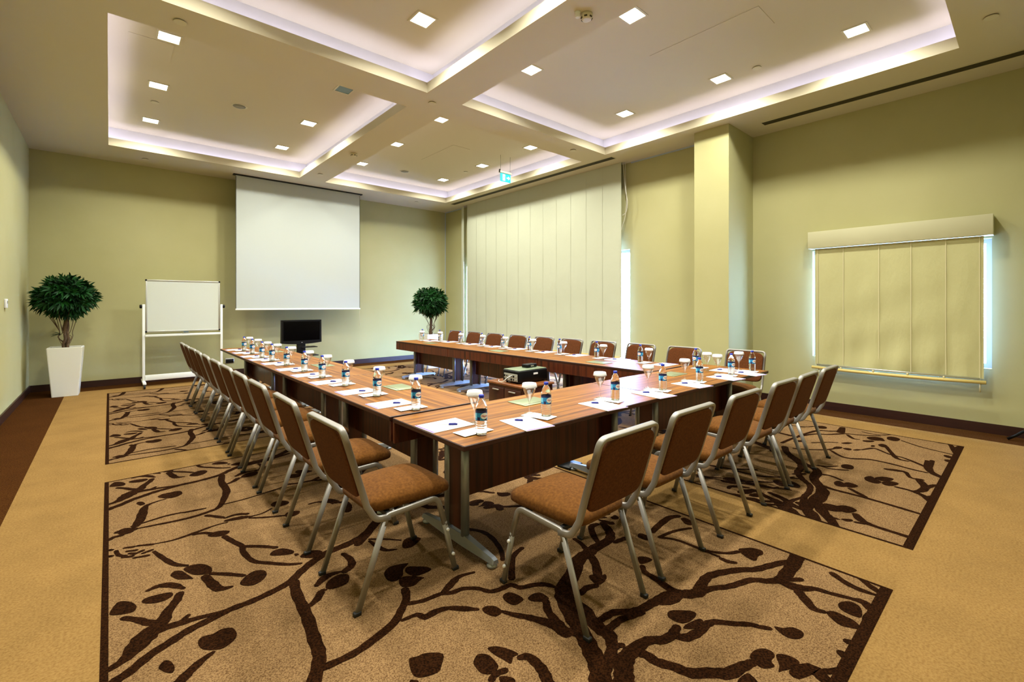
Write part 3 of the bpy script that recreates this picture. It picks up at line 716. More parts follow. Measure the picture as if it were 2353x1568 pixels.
def disc(x, y, z, lab, r=.05, cap=None):
    t = thing('sprinkler_cap', lab, 'sprinkler', (x, y, z), 0, 'round sprinkler caps on the ceiling')
    q = MB(); q.lathe([(r, -.014), (r, -.006)], 24); q.build('cap', M['trimwhite'], t)
    q = MB(); q.lathe([(r*.86, -.006), (r*.86, 0)], 24); q.build('shadow_gap', M['grille'], t); return t
dp = None
for x, y, z, lab in [(.492, 5.209, HC, 'left end of the beam between the left ceiling trays'), (3.146, 5.155, HC, 'crossing of the two ceiling beams'), (.486, 10.54, HC, 'ceiling edge above the whiteboard side of screen wall'),
        (3.181, 9.457, HC, 'far end of the long ceiling beam near the screen'), (5.889, 10.407, HC, 'ceiling edge in the far right corner'), (5.909, 5.163, HC, 'right end of the ceiling cross beam'),
        (6.02, .264, HC, 'near right ceiling edge outside the tray'), (.502, 8.507, HU, 'left row of downlights in the far left tray'), (6.098, 2.299, HU, 'right row of downlights in the near right tray'), (6.0, 8.412, HU, 'right row of downlights in the far right tray')]:
    lb = 'round cream sprinkler cap at the '+lab if 'row' not in lab else 'round sprinkler cap in the '+lab
    if dp is None: dp = disc(x, y, z, lb)
    else: dup(dp, (x, y, z), 0, lb)
def smoke(x, y, lab):
    t = thing('smoke_detector', lab, 'smoke detector', (x, y, HC))
    q = MB(); q.lathe([(.03, -.052), (.04, -.05), (.052, -.03), (.055, -.014), (.055, 0)], 24); q.build('housing', M['trimwhite'], t)
    for k in range(6):
        a = k*PI/3; q = MB(); q.bbox(-.014, .014, .043, .053, -.042, -.03, .002); o = q.build('vent_slot', M['grille'], t); o.rotation_euler = (0, 0, a)
smoke(3.186, 7.791, 'round smoke detector on the long ceiling beam nearer the screen')
smoke(3.235, 2.667, 'round smoke detector on the long ceiling beam nearer the camera')
q = MB(); q.lathe([(.018, -.05), (.022, -.045), (.022, -.006), (.028, 0)], 16); o = q.build('sensor', M['white'], None, (3.15, 2.70, HC)); tag(o, 'tiny white sensor beside the nearer smoke detector', 'sensor')
for x, y, lab in ((1.463, 7.86, 'round grey ceiling speaker in the far left tray'), (4.957, 9.28, 'round grey ceiling speaker in the far right tray')):
    t = thing('ceiling_speaker', lab, 'speaker', (x, y, HU), 0)
    q = MB(); q.lathe([(.085, -.006), (.105, -.006), (.108, 0)], 32); q.build('rim', M['trimwhite'], t)
    q = MB(); q.lathe([(.02, -.008), (.084, -.0065)], 32); q.build('grille', M['fittgrey'], t)
for (x0, x1, y0, y1), lab in (((4.85, 5.275, 1.813, 3.035), 'long flush access panel in the near right ceiling tray'), ((4.81, 5.19, 7.14, 8.3), 'long flush access panel in the far right ceiling tray'), ((.155, .56, 6.5, 7.0), 'flush access panel in the far left ceiling tray')):
    q = MB(); q.bbox(x0, x1, y0, y1, HU-.005, HU-.0005, .001, 1); o = q.build('access_panel', M['ceil']); tag(o, lab, 'access panel')
def slot(x0, x1, y0, y1, lab):
    t = thing('slot_diffuser', lab, 'air vent', ((x0+x1)/2, (y0+y1)/2, HC)); hx, hy = (x1-x0)/2, (y1-y0)/2
    q = MB(); q.box(-hx, hx, -hy, hy, -.003, 0); q.build('slot', M['grille'], t)
    q = MB(); q.box(-hx-.012, -hx, -hy, hy, -.006, 0); q.box(hx, hx+.012, -hy, hy, -.006, 0); q.box(-hx, hx, -hy-.01, -hy, -.006, 0); q.box(-hx, hx, hy, hy+.01, -.006, 0); q.build('rim', M['trimwhite'], t)
    for k in (-.33, .33):
        q = MB(); q.box(hx*k-.004, hx*k+.004, -hy, hy, -.005, -.003); q.build('blade', M['grille'], t)
slot(7.055, 7.19, -.55, 2.6, 'long dark slot air vent in ceiling above the small right blind')
slot(6.685, 6.815, 4.95, 10.05, 'long dark slot air vent in ceiling above the tall blind')

# exit sign
t = thing('exit_sign', 'hanging teal emergency exit sign with white running figure and arrow', 'exit sign', (5.965, 7.0, 3.93))
q = MB(); q.bbox(-.135, .135, -.006, .006, 0, .165, .002, 1); q.build('board', M['teal'], t)
q = MB(); q.bbox(-.15, .15, -.022, .03, .168, .205, .004); q.build('housing', M['trimwhite'], t)
q = MB(); q.box(-.075, -.012, -.0085, -.0065, .022, .148); q.build('door_symbol', M['signwhite'], t)
fg = MB(); S = lambda pts, w_: fg.strip([(x, -.0095, z) for x, z in pts], (0, 1, 0), w_, .002)
fg.lathe([(.0085, 0), (.0085, .002)], 12, axis='y'); fg.v = [(x-.038, y-.0085, z+.122) for x, y, z in fg.v]
S([(-.042, .11), (-.05, .075)], .016); S([(-.05, .075), (-.035, .055), (-.04, .035)], .008); S([(-.05, .075), (-.066, .06), (-.07, .045)], .008); S([(-.042, .105), (-.025, .09), (-.018, .098)], .006); S([(-.043, .105), (-.062, .098), (-.064, .08)], .006)
fg.build('running_figure', M['teal'], t)
ar = MB(); ar.add([(.03, -.0085, .074), (.072, -.0085, .074), (.072, -.0085, .048), (.115, -.0085, .085), (.072, -.0085, .122), (.072, -.0085, .096), (.03, -.0085, .096)], [(0, 1, 5, 6), (2, 3, 4)])
ar.v += [(x, -.0065, z) for x, y, z in ar.v]; ar.f += [[7+i for i in f] for f in ar.f[:2]]; ar.mi += [0, 0]; ar.sm += [False, False]; ar.build('arrow', M['signwhite'], t)
for x in (-.125, .125):
    q = MB(); q.cyl((x, 0, .205), (x, 0, HU-3.93), .0035, n=8); q.build('suspension_wire', M['fittgrey'], t)
q = MB(); q.bbox(-.158, -.14, -.012, .012, .175, .235, .003); q.build('cable_gland', M['black'], t)
# ------------------------------------------------------------------ meeting tables
TT, TD = .74, .80
def table(lab, loc, rz, L, legs, D=TD, end_apron=False):
    """local x runs along the table, local y from the sitting side to the inner side"""
    t = thing('meeting_table', lab, 'table', (loc[0], loc[1], 0), rz, 'walnut meeting tables')
    q = MB(); q.bbox(0, L, 0, D, TT-.03, TT, .004, 1)
    for k, f in enumerate(q.f):
        zs = [q.v[i][2] for i in f]; q.mi[k] = 0 if min(zs) > TT-.001 else 1
    q.build('tabletop', [M['top'], M['top_edge']], t)
    q = MB(); q.bbox(.002, L-.002, D-.02, D-.002, TT-.165, TT-.031, .002, 1); q.build('apron', M['panelw'], t)
    if end_apron:
        q = MB(); q.bbox(L-.022, L-.004, .01, D-.03, TT-.165, TT-.031, .002, 1); q.build('end_apron', M['panelw'], t)
    q = MB(); q.bbox(legs[0]+.02, legs[1]-.02, .405, .423, .27, TT-.035, .002, 1); q.build('modesty_panel', M['panelw'], t)
    for x in legs:
        b = MB(); prof = [(-.385, .022), (-.36, .030), (-.2, .047), (-.1, .058), (.1, .058), (.2, .047), (.36, .030), (.385, .022)]; vs = []; ym = .41
        for y, h in prof:
            w_ = .022+.016*(1-abs(y)/.385)
            vs += [(x-w_, ym+y, .03), (x-w_*.6, ym+y, .03+h), (x+w_*.6, ym+y, .03+h), (x+w_, ym+y, .03)]
        n = len(prof); fs = [(4*i+k, 4*i+(k+1) % 4, 4*i+4+(k+1) % 4, 4*i+4+k) for i in range(n-1) for k in range(4)]+[(3, 2, 1, 0), tuple(4*(n-1)+k for k in range(4))]
        b.add(vs, fs); lg = b.build('leg', M['steel'], t)
        for y in (.32, .50):
            q = MB(); q.cyl((x, y, .08), (x, y, TT-.03), .026, n=18); q.build('post', M['steel'], lg)
        q = MB(); q.bbox(x-.009, x+.009, .335, .485, .10, TT-.035, .002, 1); q.build('side_panel', M['panelw'], lg)
        for y in (.06, .76):
            q = MB(); q.lathe([(.026, 0.002), (.03, .006), (.03, .018), (.02, .022), (.02, .032)], 18, 0, x, y); q.build('glide', M['steel'], lg)
    c = MB(); c.bbox(L/2-.14, L/2+.14, D-.33, D-.13, TT, TT+.006, .003); po = c.build('port_cover', M['port'], t)
    c = MB(); c.box(L/2-.125, L/2+.125, D-.30, D-.295, TT+.006, TT+.0068); c.build('lid_joint', M['top_edge'], po)
    return t
FY = 1.958
table('walnut meeting table at the near left corner, its corner leg in full view', (1.385, FY), 0, 2.03, (.235, 1.735))
table('walnut meeting table at the right end of the front row', (3.42, FY), 0, 2.10, (.31, 1.85))
LX = 1.385
for y0, y1, legs, lab, ea in ((2.80, 4.66, (3.05, 4.36), 'walnut meeting table of the left row nearest the camera', True), (4.665, 6.70, (4.97, 6.40), 'walnut meeting table in the middle of the left row', False), (6.705, 8.93, (6.958, 8.65), 'walnut meeting table of the left row nearest the screen', False)):
    table(lab, (LX, y1), -PI/2, y1-y0, (y1-legs[1], y1-legs[0]), .783, ea)
RA = math.atan(.0225)
def rx(y, off): return 4.337+(8.501-y)*.0225+off
for y0, y1, legs, lab in ((2.80, 4.53, (.25, 1.5), 'walnut meeting table of the right row nearest the front row'), (4.535, 6.69, (.25, 1.88), 'walnut meeting table in the middle of the right row'), (6.695, 8.50, (.23, 1.58), 'walnut meeting table of the right row nearest the screen')):
    table(lab, (rx(y0, .8), y0), PI/2+RA, y1-y0, legs, .8)

# ------------------------------------------------------------------ conference chairs
def make_chair(lab, loc, rz):
    t = thing('conference_chair', lab, 'chair', loc, rz, 'brown upholstered conference chairs round the tables')
    hw = .225
    for s_ in (-1, 1):
        x = s_*hw
        side = lambda pts: [(x, y, z) for y, z in pts]
        q = MB(); q.strip(side([(-.28, .012), (-.142, .405)]), (1, 0, 0) , .028, .018); l = q.build('leg', M['frame'], t)
        q = MB(); q.bbox(x-.012, x+.012, -.302, -.266, .0025, .02, .003); q.build('foot_cap', M['rubber'], l)
        q = MB(); p = fillet([(x, -.148, .385), (x, -.132, .428), (x, .165, .437), (x, .215, .27)], (.03, .055)); q.strip(p, (1, 0, 0), .028, .018); q.build('seat_rail', M['frame'], t)
        q = MB(); q.strip(side([(.209, .292), (.279, .012)]), (1, 0, 0) , .028, .018); l = q.build('leg', M['frame'], t)
        q = MB(); q.bbox(x-.012, x+.012, .265, .301, .0025, .02, .003); q.build('foot_cap', M['rubber'], l)
        for y, z in ((.222, .25), (.258, .105)):
            q = MB(); q.lathe([(.009, 0), (.009, .008), (.006, .013)], 12, axis='x'); o = q.build('stacking_button', M['whitebtn'], l); o.location = (x+s_*.011 if s_ > 0 else x-.011, y, z); o.rotation_euler = (0, 0, 0 if s_ > 0 else PI)
    # back frame: both uprights and the top bow in one bent tube
    top = [(-hw, -.115, .418), (-hw, -.19, .428), (-hw, -.236, .505), (-hw, -.352, .885)]
    lo = fillet(top[:3]+[(-hw, -.33, .815)], (.05, .05)); q = MB(); q.strip(lo, (1, 0, 0), .03, .02)
    q.strip([(hw, y, z) for _, y, z in lo], (1, 0, 0), .03, .02)
    d = Vector((0, -.094, .31)).normalized(); nrm = Vector((1, 0, 0)).cross(d); base = Vector((0, -.33, .815))
    bow = fillet([base+Vector((-hw, 0, 0)), base+Vector((-hw, 0, 0))+d*.087, base+Vector((hw, 0, 0))+d*.087, base+Vector((hw, 0, 0))], (.085, .085), 8)
    q.strip(bow, nrm, .02, .03); q.build('back_frame', M['frame'], t)
    # upholstered back, in the plane of the uprights
    R = Matrix((Vector((1, 0, 0)), -nrm, d)).transposed()
    b = MB(); hl = .182; cen = base+d*(.075-hl)
    b.superq((0, 0, 0), (.212, .022, hl), .32, .22, 18, 36, 0, lambda p: Vector((p.x*(1-.10*max(0, p.z/hl)**6), p.y*(1.0+.0*p.z), p.z)))
    b.v = [tuple(cen+R @ Vector(p)) for p in b.v]; b.build('backrest', M['back'], t)
    b = MB()
    def dome(p):
        z = p.z
        if z > 0: z += .034*(1-(p.x/.215)**2)*(1-(p.y/.225)**2)
        if p.y > .1: z -= .10*(p.y-.1)**1.5*(1 if p.z > -.02 else .2)
        return Vector((p.x*(1+.06*p.y/.22), p.y, z))
    b.superq((0, .035, .470), (.212, .245, .042), .55, .32, 16, 40, 0, dome); b.build('seat', M['seat'], t)
    q = MB(); q.bbox(-hw+.01, hw-.01, -.125, -.10, .415, .437, .004); q.build('crossbar', M['rubber'], t); q = MB(); q.bbox(-hw+.01, hw-.01, .12, .145, .416, .438, .004); q.build('crossbar', M['rubber'], t)
    return t
chair0 = None
def chair(x, y, rz, lab):
    global chair0
    if chair0 is None: chair0 = make_chair(lab, (x, y, 0), rz); return chair0
    return dup(chair0, (x, y, 0), rz, lab)
jit = random.Random(3)
LCH = [2.352, 3.06, 3.775, 4.365, 4.945, 5.53, 6.13, 6.68, 7.235, 7.79, 8.31]
chair(1.163, LCH[0], -PI/2+.02, 'brown conference chair nearest the camera in the left row, whole seat in view')
FCH = [1.802, 2.452, 3.135, 3.848, 4.37, 4.965]
chair(FCH[0], 1.583, 0.01, 'brown conference chair at the left end of the front row, back towards camera')
for k, y in enumerate(LCH[1:], 2): chair(1.165, y, -PI/2+jit.uniform(-.02, .03), '%s brown conference chair from the camera along the left table row' % ORD[k])
for k, x in enumerate(FCH[1:], 2): chair(x, 1.588+jit.uniform(-.01, .015), jit.uniform(-.03, .03), '%s brown conference chair from the left along the front table row' % ORD[k])
RCH = [8.35, 7.70, 7.03, 6.36, 5.70, 5.076, 4.427, 3.768, 3.106, 2.374]
for k, y in enumerate(RCH, 1):
    chair(rx(y, 1.02) if k < 10 else 5.64, y, PI/2+RA+jit.uniform(-.03, .03), '%s brown conference chair from the screen end of the right table row' % ORD[k])

# ------------------------------------------------------------------ place settings
def make_bottle(lab, loc, rz):
    t = thing('water_bottle', lab, 'bottle', loc, rz, 'small water bottles on the meeting tables')
    r = .0335; pr = [(.012, .004), (.024, 0.0005), (.030, .001), (.0325, .006)]
    for k in range(6):
        z = .012+k*.0115; pr += [(r-.0022, z), (r, z+.003), (r, z+.008)]
    pr += [(r-.001, .080), (r-.001, .138), (r, .141), (r, .150), (r-.003, .163), (.024, .183), (.0165, .195), (.0135, .200), (.0135, .205)]
    q = MB(); q.lathe(pr, 28); q.build('bottle_body', M['pet'], t)
    q = MB(); q.lathe([(.0148, .2055), (.0152, .207), (.0152, .219), (.0135, .2215)], 24); q.build('cap', M['capblue'], t)
    # wrapped label: navy top band, blue field, lighter text block, white oval with red lettering
    R0 = r+.0004; q = MB(); n = 40
    for z0, z1, mi in ((.081, .100, 1), (.100, .124, 1), (.124, .1375, 0)):
        o = len(q.v); q.v += [(R0*math.cos(2*PI*k/n), R0*math.sin(2*PI*k/n), z) for z in (z0, z1) for k in range(n)]
        for k in range(n): q.f.append([o+k, o+(k+1) % n, o+n+(k+1) % n, o+n+k]); q.mi.append(mi if not (z0 < .09 and k % 8 < 3) else 0); q.sm.append(True)
    lb = q.build('label', [M['lab_navy'], M['lab_blue']], t)
    def patch(nm, fn, m, lift, a0=0.):
        g = MB(); N = 24; vs = [(0, 0)]+[fn(2*PI*k/N) for k in range(N)]
        rr = R0+lift; ww = lambda u, z: (rr*math.cos(a0+u/rr), rr*math.sin(a0+u/rr), z)
        g.add([ww(u*s_, .107+z*s_) for s_ in (0, .5, 1) for u, z in vs[1:]], [(N*i+k, N*i+(k+1) % N, N*(i+1)+(k+1) % N, N*(i+1)+k) for i in range(2) for k in range(N)], 0, True)
        return g.build(nm, m, lb)
    patch('oval', lambda a: (.0235*math.cos(a), .0175*math.sin(a)), M['lab_white'], .0006)
    for a0 in (1.75, -1.75):
        patch('text_block', lambda a: (max(-.0125, min(.0125, .02*math.cos(a))), max(-.014, min(.014, .022*math.sin(a)))), M['lab_cyan'], .0005, a0)
    cu = bpy.data.curves.new('lettering', 'FONT'); cu.body = 'Hayat'; cu.size = .0165; cu.align_x = 'CENTER'; cu.align_y = 'CENTER'; cu.resolution_u = 3; cu.shear = .25; cu.offset = .00025
    tmp = bpy.data.objects.new('lettering_tmp', cu); COL.objects.link(tmp); dg = bpy.context.evaluated_depsgraph_get(); me = bpy.data.meshes.new_from_object(tmp.evaluated_get(dg))
    bpy.data.objects.remove(tmp); rr = R0+.0012
    for v in me.vertices: v.co = (rr*math.cos(v.co.x/rr), rr*math.sin(v.co.x/rr), .107+v.co.y)
    me.materials.clear(); me.materials.append(M['lab_red']); o = bpy.data.objects.new('lettering', me); COL.objects.link(o); o.parent = lb
    return t
def make_glass(lab, loc, rz):
    t = thing('stem_glass', lab, 'glass', loc, rz, 'stemmed water glasses with paper lids')
    out = [(.034, 0.0005), (.034, .002), (.020, .004), (.006, .010), (.0042, .02), (.0042, .075), (.007, .085), (.017, .103), (.031, .130), (.041, .158), (.0435, .176), (.042, .194), (.041, .199)]
    inn = [(.0395, .199), (.0415, .176), (.039, .158), (.029, .131), (.015, .106), (.003, .096)]
    q = MB(); q.lathe(out+inn, 28); q.build('bowl', M['glass'], t)
    q = MB(); q.lathe([(.0525, .176), (.0505, .186), (.0475, .199), (.045, .2035), (.030, .205), (.002, .205)], 28); q.build('paper_lid', M['paper'], t); return t
def make_pad(lab, loc, rz):
    t = thing('notepad', lab, 'notepad', loc, rz, 'white notepads laid at each seat')
    q = MB(); q.bbox(-.105, .105, -.1485, .1485, 0.0002, .004, .0006, 1); q.build('sheets', M['paper'], t)
    q = MB(); q.box(-.103, .103, -.1465, -.134, .004, .0044); q.box(-.103, .103, -.130, -.127, .004, .0044); q.build('printed_band', M['purple'], t)
    q = MB(); q.box(-.095, -.05, .118, .128, .004, .0043); q.build('printed_logo', M['print'], t); return t
def make_leaflet(lab, loc, rz):
    t = thing('leaflet', lab, 'leaflet', loc, rz, 'folded white leaflets under the glasses and bottles')
    q = MB(); q.bbox(-.058, .058, -.105, .105, 0.0002, .0022, .0005, 1); q.build('folded_sheet', M['paper'], t)
    q = MB(); q.box(-.045, .03, -.01, 0, .0022, .0025); q.box(-.045, .045, -.035, -.031, .0022, .0025); q.build('printed_lines', M['print'], t); return t
def make_pen(lab, loc, rz):
    t = thing('ballpoint_pen', lab, 'pen', loc, rz, 'blue capped pens on the notepads')
    q = MB(); q.cyl((0, -.085, .0055), (0, .03, .0055), .0042, n=10); q.cyl((0, -.092, .0055), (0, -.085, .0055), .002, .0042, n=10); q.build('barrel', M['pen_white'], t)
    q = MB(); q.cyl((0, .018, .0055), (0, .07, .0055), .0054, n=10); q.bbox(-.0016, .0016, .02, .06, .0105, .0125, .0005, 1); q.build('cap', M['pen_blue'], t); return t
MK = dict(bottle=make_bottle, glass=make_glass, pad=make_pad, leaf=make_leaflet, pen=make_pen); PR = {}
def put(kind, lab, x, y, z, rz):
    if kind not in PR: PR[kind] = MK[kind](lab, (x, y, z), rz); return
    dup(PR[kind], (x, y, z), rz, lab)
RJ = random.Random(11)
def setting(bx, by, rot, lay, where, short, glass=None, lab_dir=0., onpad=False):
    """bottle at (bx, by); rot turns the sitter's forward (+y) into the room"""
    c, s_ = math.cos(rot), math.sin(rot); w_ = lambda u, v: (bx+u*c-v*s_, by+u*s_+v*c)
    (pu, pv, pr), (lu, lv, lr), (gu, gv), (nu, nv, nr) = lay; j = lambda a: RJ.uniform(-a, a); zt = TT+.0003
    dx = j(.012)
    put('pad', 'white notepad with lilac edge '+where, *w_(pu+dx, pv), zt, rot+pr+j(.03))
    put('leaf', 'folded white leaflet beside the notepad '+where, *w_(lu+dx, lv), zt+.0042, rot+lr+j(.04))
    put('pen', 'blue capped white pen on the notepad '+where, *w_(nu+dx, nv), zt+.0045, rot+nr+j(.06))
    zb = zt+.0067
    put('bottle', 'small clear water bottle '+where, bx, by, zb, lab_dir)
    gx, gy = glass if glass else w_(gu+dx, gv)
    put('glass', 'stemmed glass with white paper lid '+where, gx, gy, zb if abs(gu-lu) < .1 else TT+.0005, 0)
# layouts: pad, leaflet, glass, pen (offsets from the bottle in the sitter's frame)
LL = ((-.305, -.045, 0), (-.075, .0, .0), (-.23, .125), (-.295, -.045, -.62))
LF = ((-.225, -.045, -.12), (-.045, .03, .18), (-.045, .12), (-.20, -.01, .68))
LR = ((-.305, -.045, 0), (-.05, .0, .0), (-.19, .12), (-.30, -.045, -.62))
LB_ = [(1.583, 2.067), (1.61, 2.85), (1.615, 3.481), (1.605, 4.108), (1.605, 4.718), (1.605, 5.275), (1.608, 5.954), (1.585, 6.527), (1.58, 7.02), (1.594, 7.66), (1.60, 8.24)]
for k, (x, y) in enumerate(LB_, 1):
    setting(x, y, -PI/2, LL, 'at %s seat from camera in left row' % ORD[k], '', None, math.atan2(-y, -x)+.55)
FB = [(2.161, 2.122), (2.919, 2.125), (3.566, 2.105), (4.246, 2.118), (4.878, 2.09), (5.337, 2.06)]
for k, (x, y) in enumerate(FB, 1):
    setting(x, y, 0, LF, 'at %s seat from left in front row' % ORD[k], '', None, math.atan2(-y, -x)+.75)
RB = [(4.84, 8.31), (4.972, 7.86), (4.987, 7.17), (4.995, 6.51), (5.0, 5.93), (5.01, 5.29), (5.03, 4.66), (5.05, 3.985), (5.06, 3.30), (5.12, 2.60)]
for k, (x, y) in enumerate(RB, 1):
    setting(x, y, PI/2+RA, LR, 'at %s seat from screen in right row' % ORD[k], '', None, math.atan2(-y, -x)-.5)
# ------------------------------------------------------------------ screen, whiteboard, television
t = thing('projection_screen', 'large white pull-down projection screen hanging from the ceiling slot', 'projection screen', (3.19, 10.58, 1.36))
q = MB(); q.box(-1.285, 1.285, -.002, .002, .03, HC-1.36); q.build('cloth', M['screen'], t)
q = MB(); q.bbox(-1.29, 1.29, -.014, .014, 0, .032, .005); q.build('bottom_bar', M['white'], t)
q = MB(); q.bbox(-1.33, 1.33, -.05, .05, HC-1.36-.022, HC-1.36, .003); q.build('slot_cover', M['black'], t)
q = MB(); q.box(-1.284, -1.276, -.0035, -.0022, .03, HC-1.4); q.box(1.276, 1.284, -.0035, -.0022, .03, HC-1.4); q.build('side_border', M['black'], t)
q = MB(); q.cyl((1.285, 0.02, -.38), (1.287, 0.02, .1), .003, n=6); q.build('pull_cord', M['seam'], t)

t = thing('whiteboard_stand', 'white mobile whiteboard on a wheeled stand by the screen wall', 'whiteboard', (1.055, 10.52, 0))
hw = .595
for s_ in (-1, 1):
    q = MB(); q.bbox(s_*hw-.02, s_*hw+.02, -.02, .02, .09, 1.48, .004); q.build('post', M['white'], t)
    q = MB(); q.bbox(s_*hw-.025, s_*hw+.025, -.33, .33, .075, .112, .008); f = q.build('foot', M['white'], t)
    for y in (-.3, .3):
        q = MB(); q.lathe([(.012, -.016), (.034, -.014), (.034, .014), (.012, .016)], 18, axis='x'); o = q.build('caster', M['rubber'], f); o.location = (s_*hw, y, .0365)
        q = MB(); q.cyl((s_*hw, y, .04), (s_*hw, y, .078), .012); q.build('caster_stem', M['rubber'], f)
    q = MB(); q.lathe([(.022, 0), (.034, .008), (.034, .03), (.022, .038)], 18, axis='x'); o = q.build('pivot_knob', M['black'], t); o.location = (s_*hw+.02*s_ if s_ > 0 else s_*hw-.02, 0, 1.44); o.rotation_euler = (0, 0, 0 if s_ > 0 else PI)
    q = MB(); q.cyl((s_*(hw-.02), 0, 1.44), (s_*(hw-.045), 0, 1.44), .012); q.build('pivot_pin', M['alu'], t)
q = MB(); q.bbox(-hw+.02, hw-.02, -.03, .03, .112, .205, .004); q.build('base_bar', M['white'], t)
q = MB(); q.bbox(-hw+.02, hw-.02, -.055, .02, .895, .935, .004); q.build('pen_tray', M['white'], t)
bd = MB(); bd.bbox(-.55, .55, -.009, .009, .985, 1.915, .002, 1); bo = bd.build('board', M['wboard'], t)
q = MB(); q.bbox(-.568, .568, -.014, .014, 1.90, 1.925, .003); q.bbox(-.568, .568, -.014, .014, .975, 1.0, .003); q.bbox(-.568, -.545, -.014, .014, 1.0, 1.9, .003); q.bbox(.545, .568, -.014, .014, 1.0, 1.9, .003); q.build('board_frame', M['alu'], t)
for x in (-.56, .56):
    for z in (.985, 1.915):
        q = MB(); q.bbox(x-.014, x+.014, -.017, .017, z-.015, z+.015, .004); q.build('corner_cap', M['black'], t)
t = thing('board_eraser', 'small dark board eraser lying on the whiteboard tray', 'eraser', (1.08, 10.485, .936))
q = MB(); q.bbox(-.055, .055, -.02, .02, 0, .018, .003); q.build('felt', M['fittgrey'], t)
q = MB(); q.bbox(-.04, .04, -.018, .018, .018, .034, .006); q.build('grip', mat('eraser_blue', srgb(34, 70, 96), .5), t)

t = thing('television', 'black flat television on a black floor stand below the screen', 'television', (3.07, 10.3, 0))
tv = MB(); vs = []; N = 16
for y in (-.05, .03):
    for i in range(N+1):
        u = -1+2*i/N; vs += [(u*.40*(1 if True else 1), y, 1.148), (u*.405, y, .665-.028*(1-u*u))]
fs = []
for i in range(N):
    a = 2*i; b_ = 2*(N+1)+2*i
    fs += [(a, a+1, a+3, a+2), (b_, b_+2, b_+3, b_+1), (a, a+2, b_+2, b_), (a+1, b_+1, b_+3, a+3)]
fs += [(0, 2*(N+1), 2*(N+1)+1, 1), (2*N, 2*N+1, 4*N+3, 4*N+2)]
tv.add(vs, fs); tv.build('casing', M['black'], t)
q = MB(); q.box(-.365, .365, -.0525, -.05, .715, 1.115); q.build('screen', M['tvscreen'], t)
q = MB(); q.bbox(-.012, .012, -.053, -.05, .668, .678, .001, 1); q.build('badge', M['alu'], t)
q = MB(); q.bbox(-.085, .085, -.02, .05, .06, .70, .012); q.build('column', M['black'], t)
q = MB(); q.bbox(-.02, .30, -.12, .12, .56, .575, .004); q.build('side_shelf', M['black'], t)
q = MB(); q.bbox(-.02, .32, -.13, .13, .38, .40, .004); q.build('lower_shelf', M['black'], t)
q = MB(); q.bbox(-.36, .36, -.24, .24, .003, .06, .01); q.build('floor_base', M['black'], t)

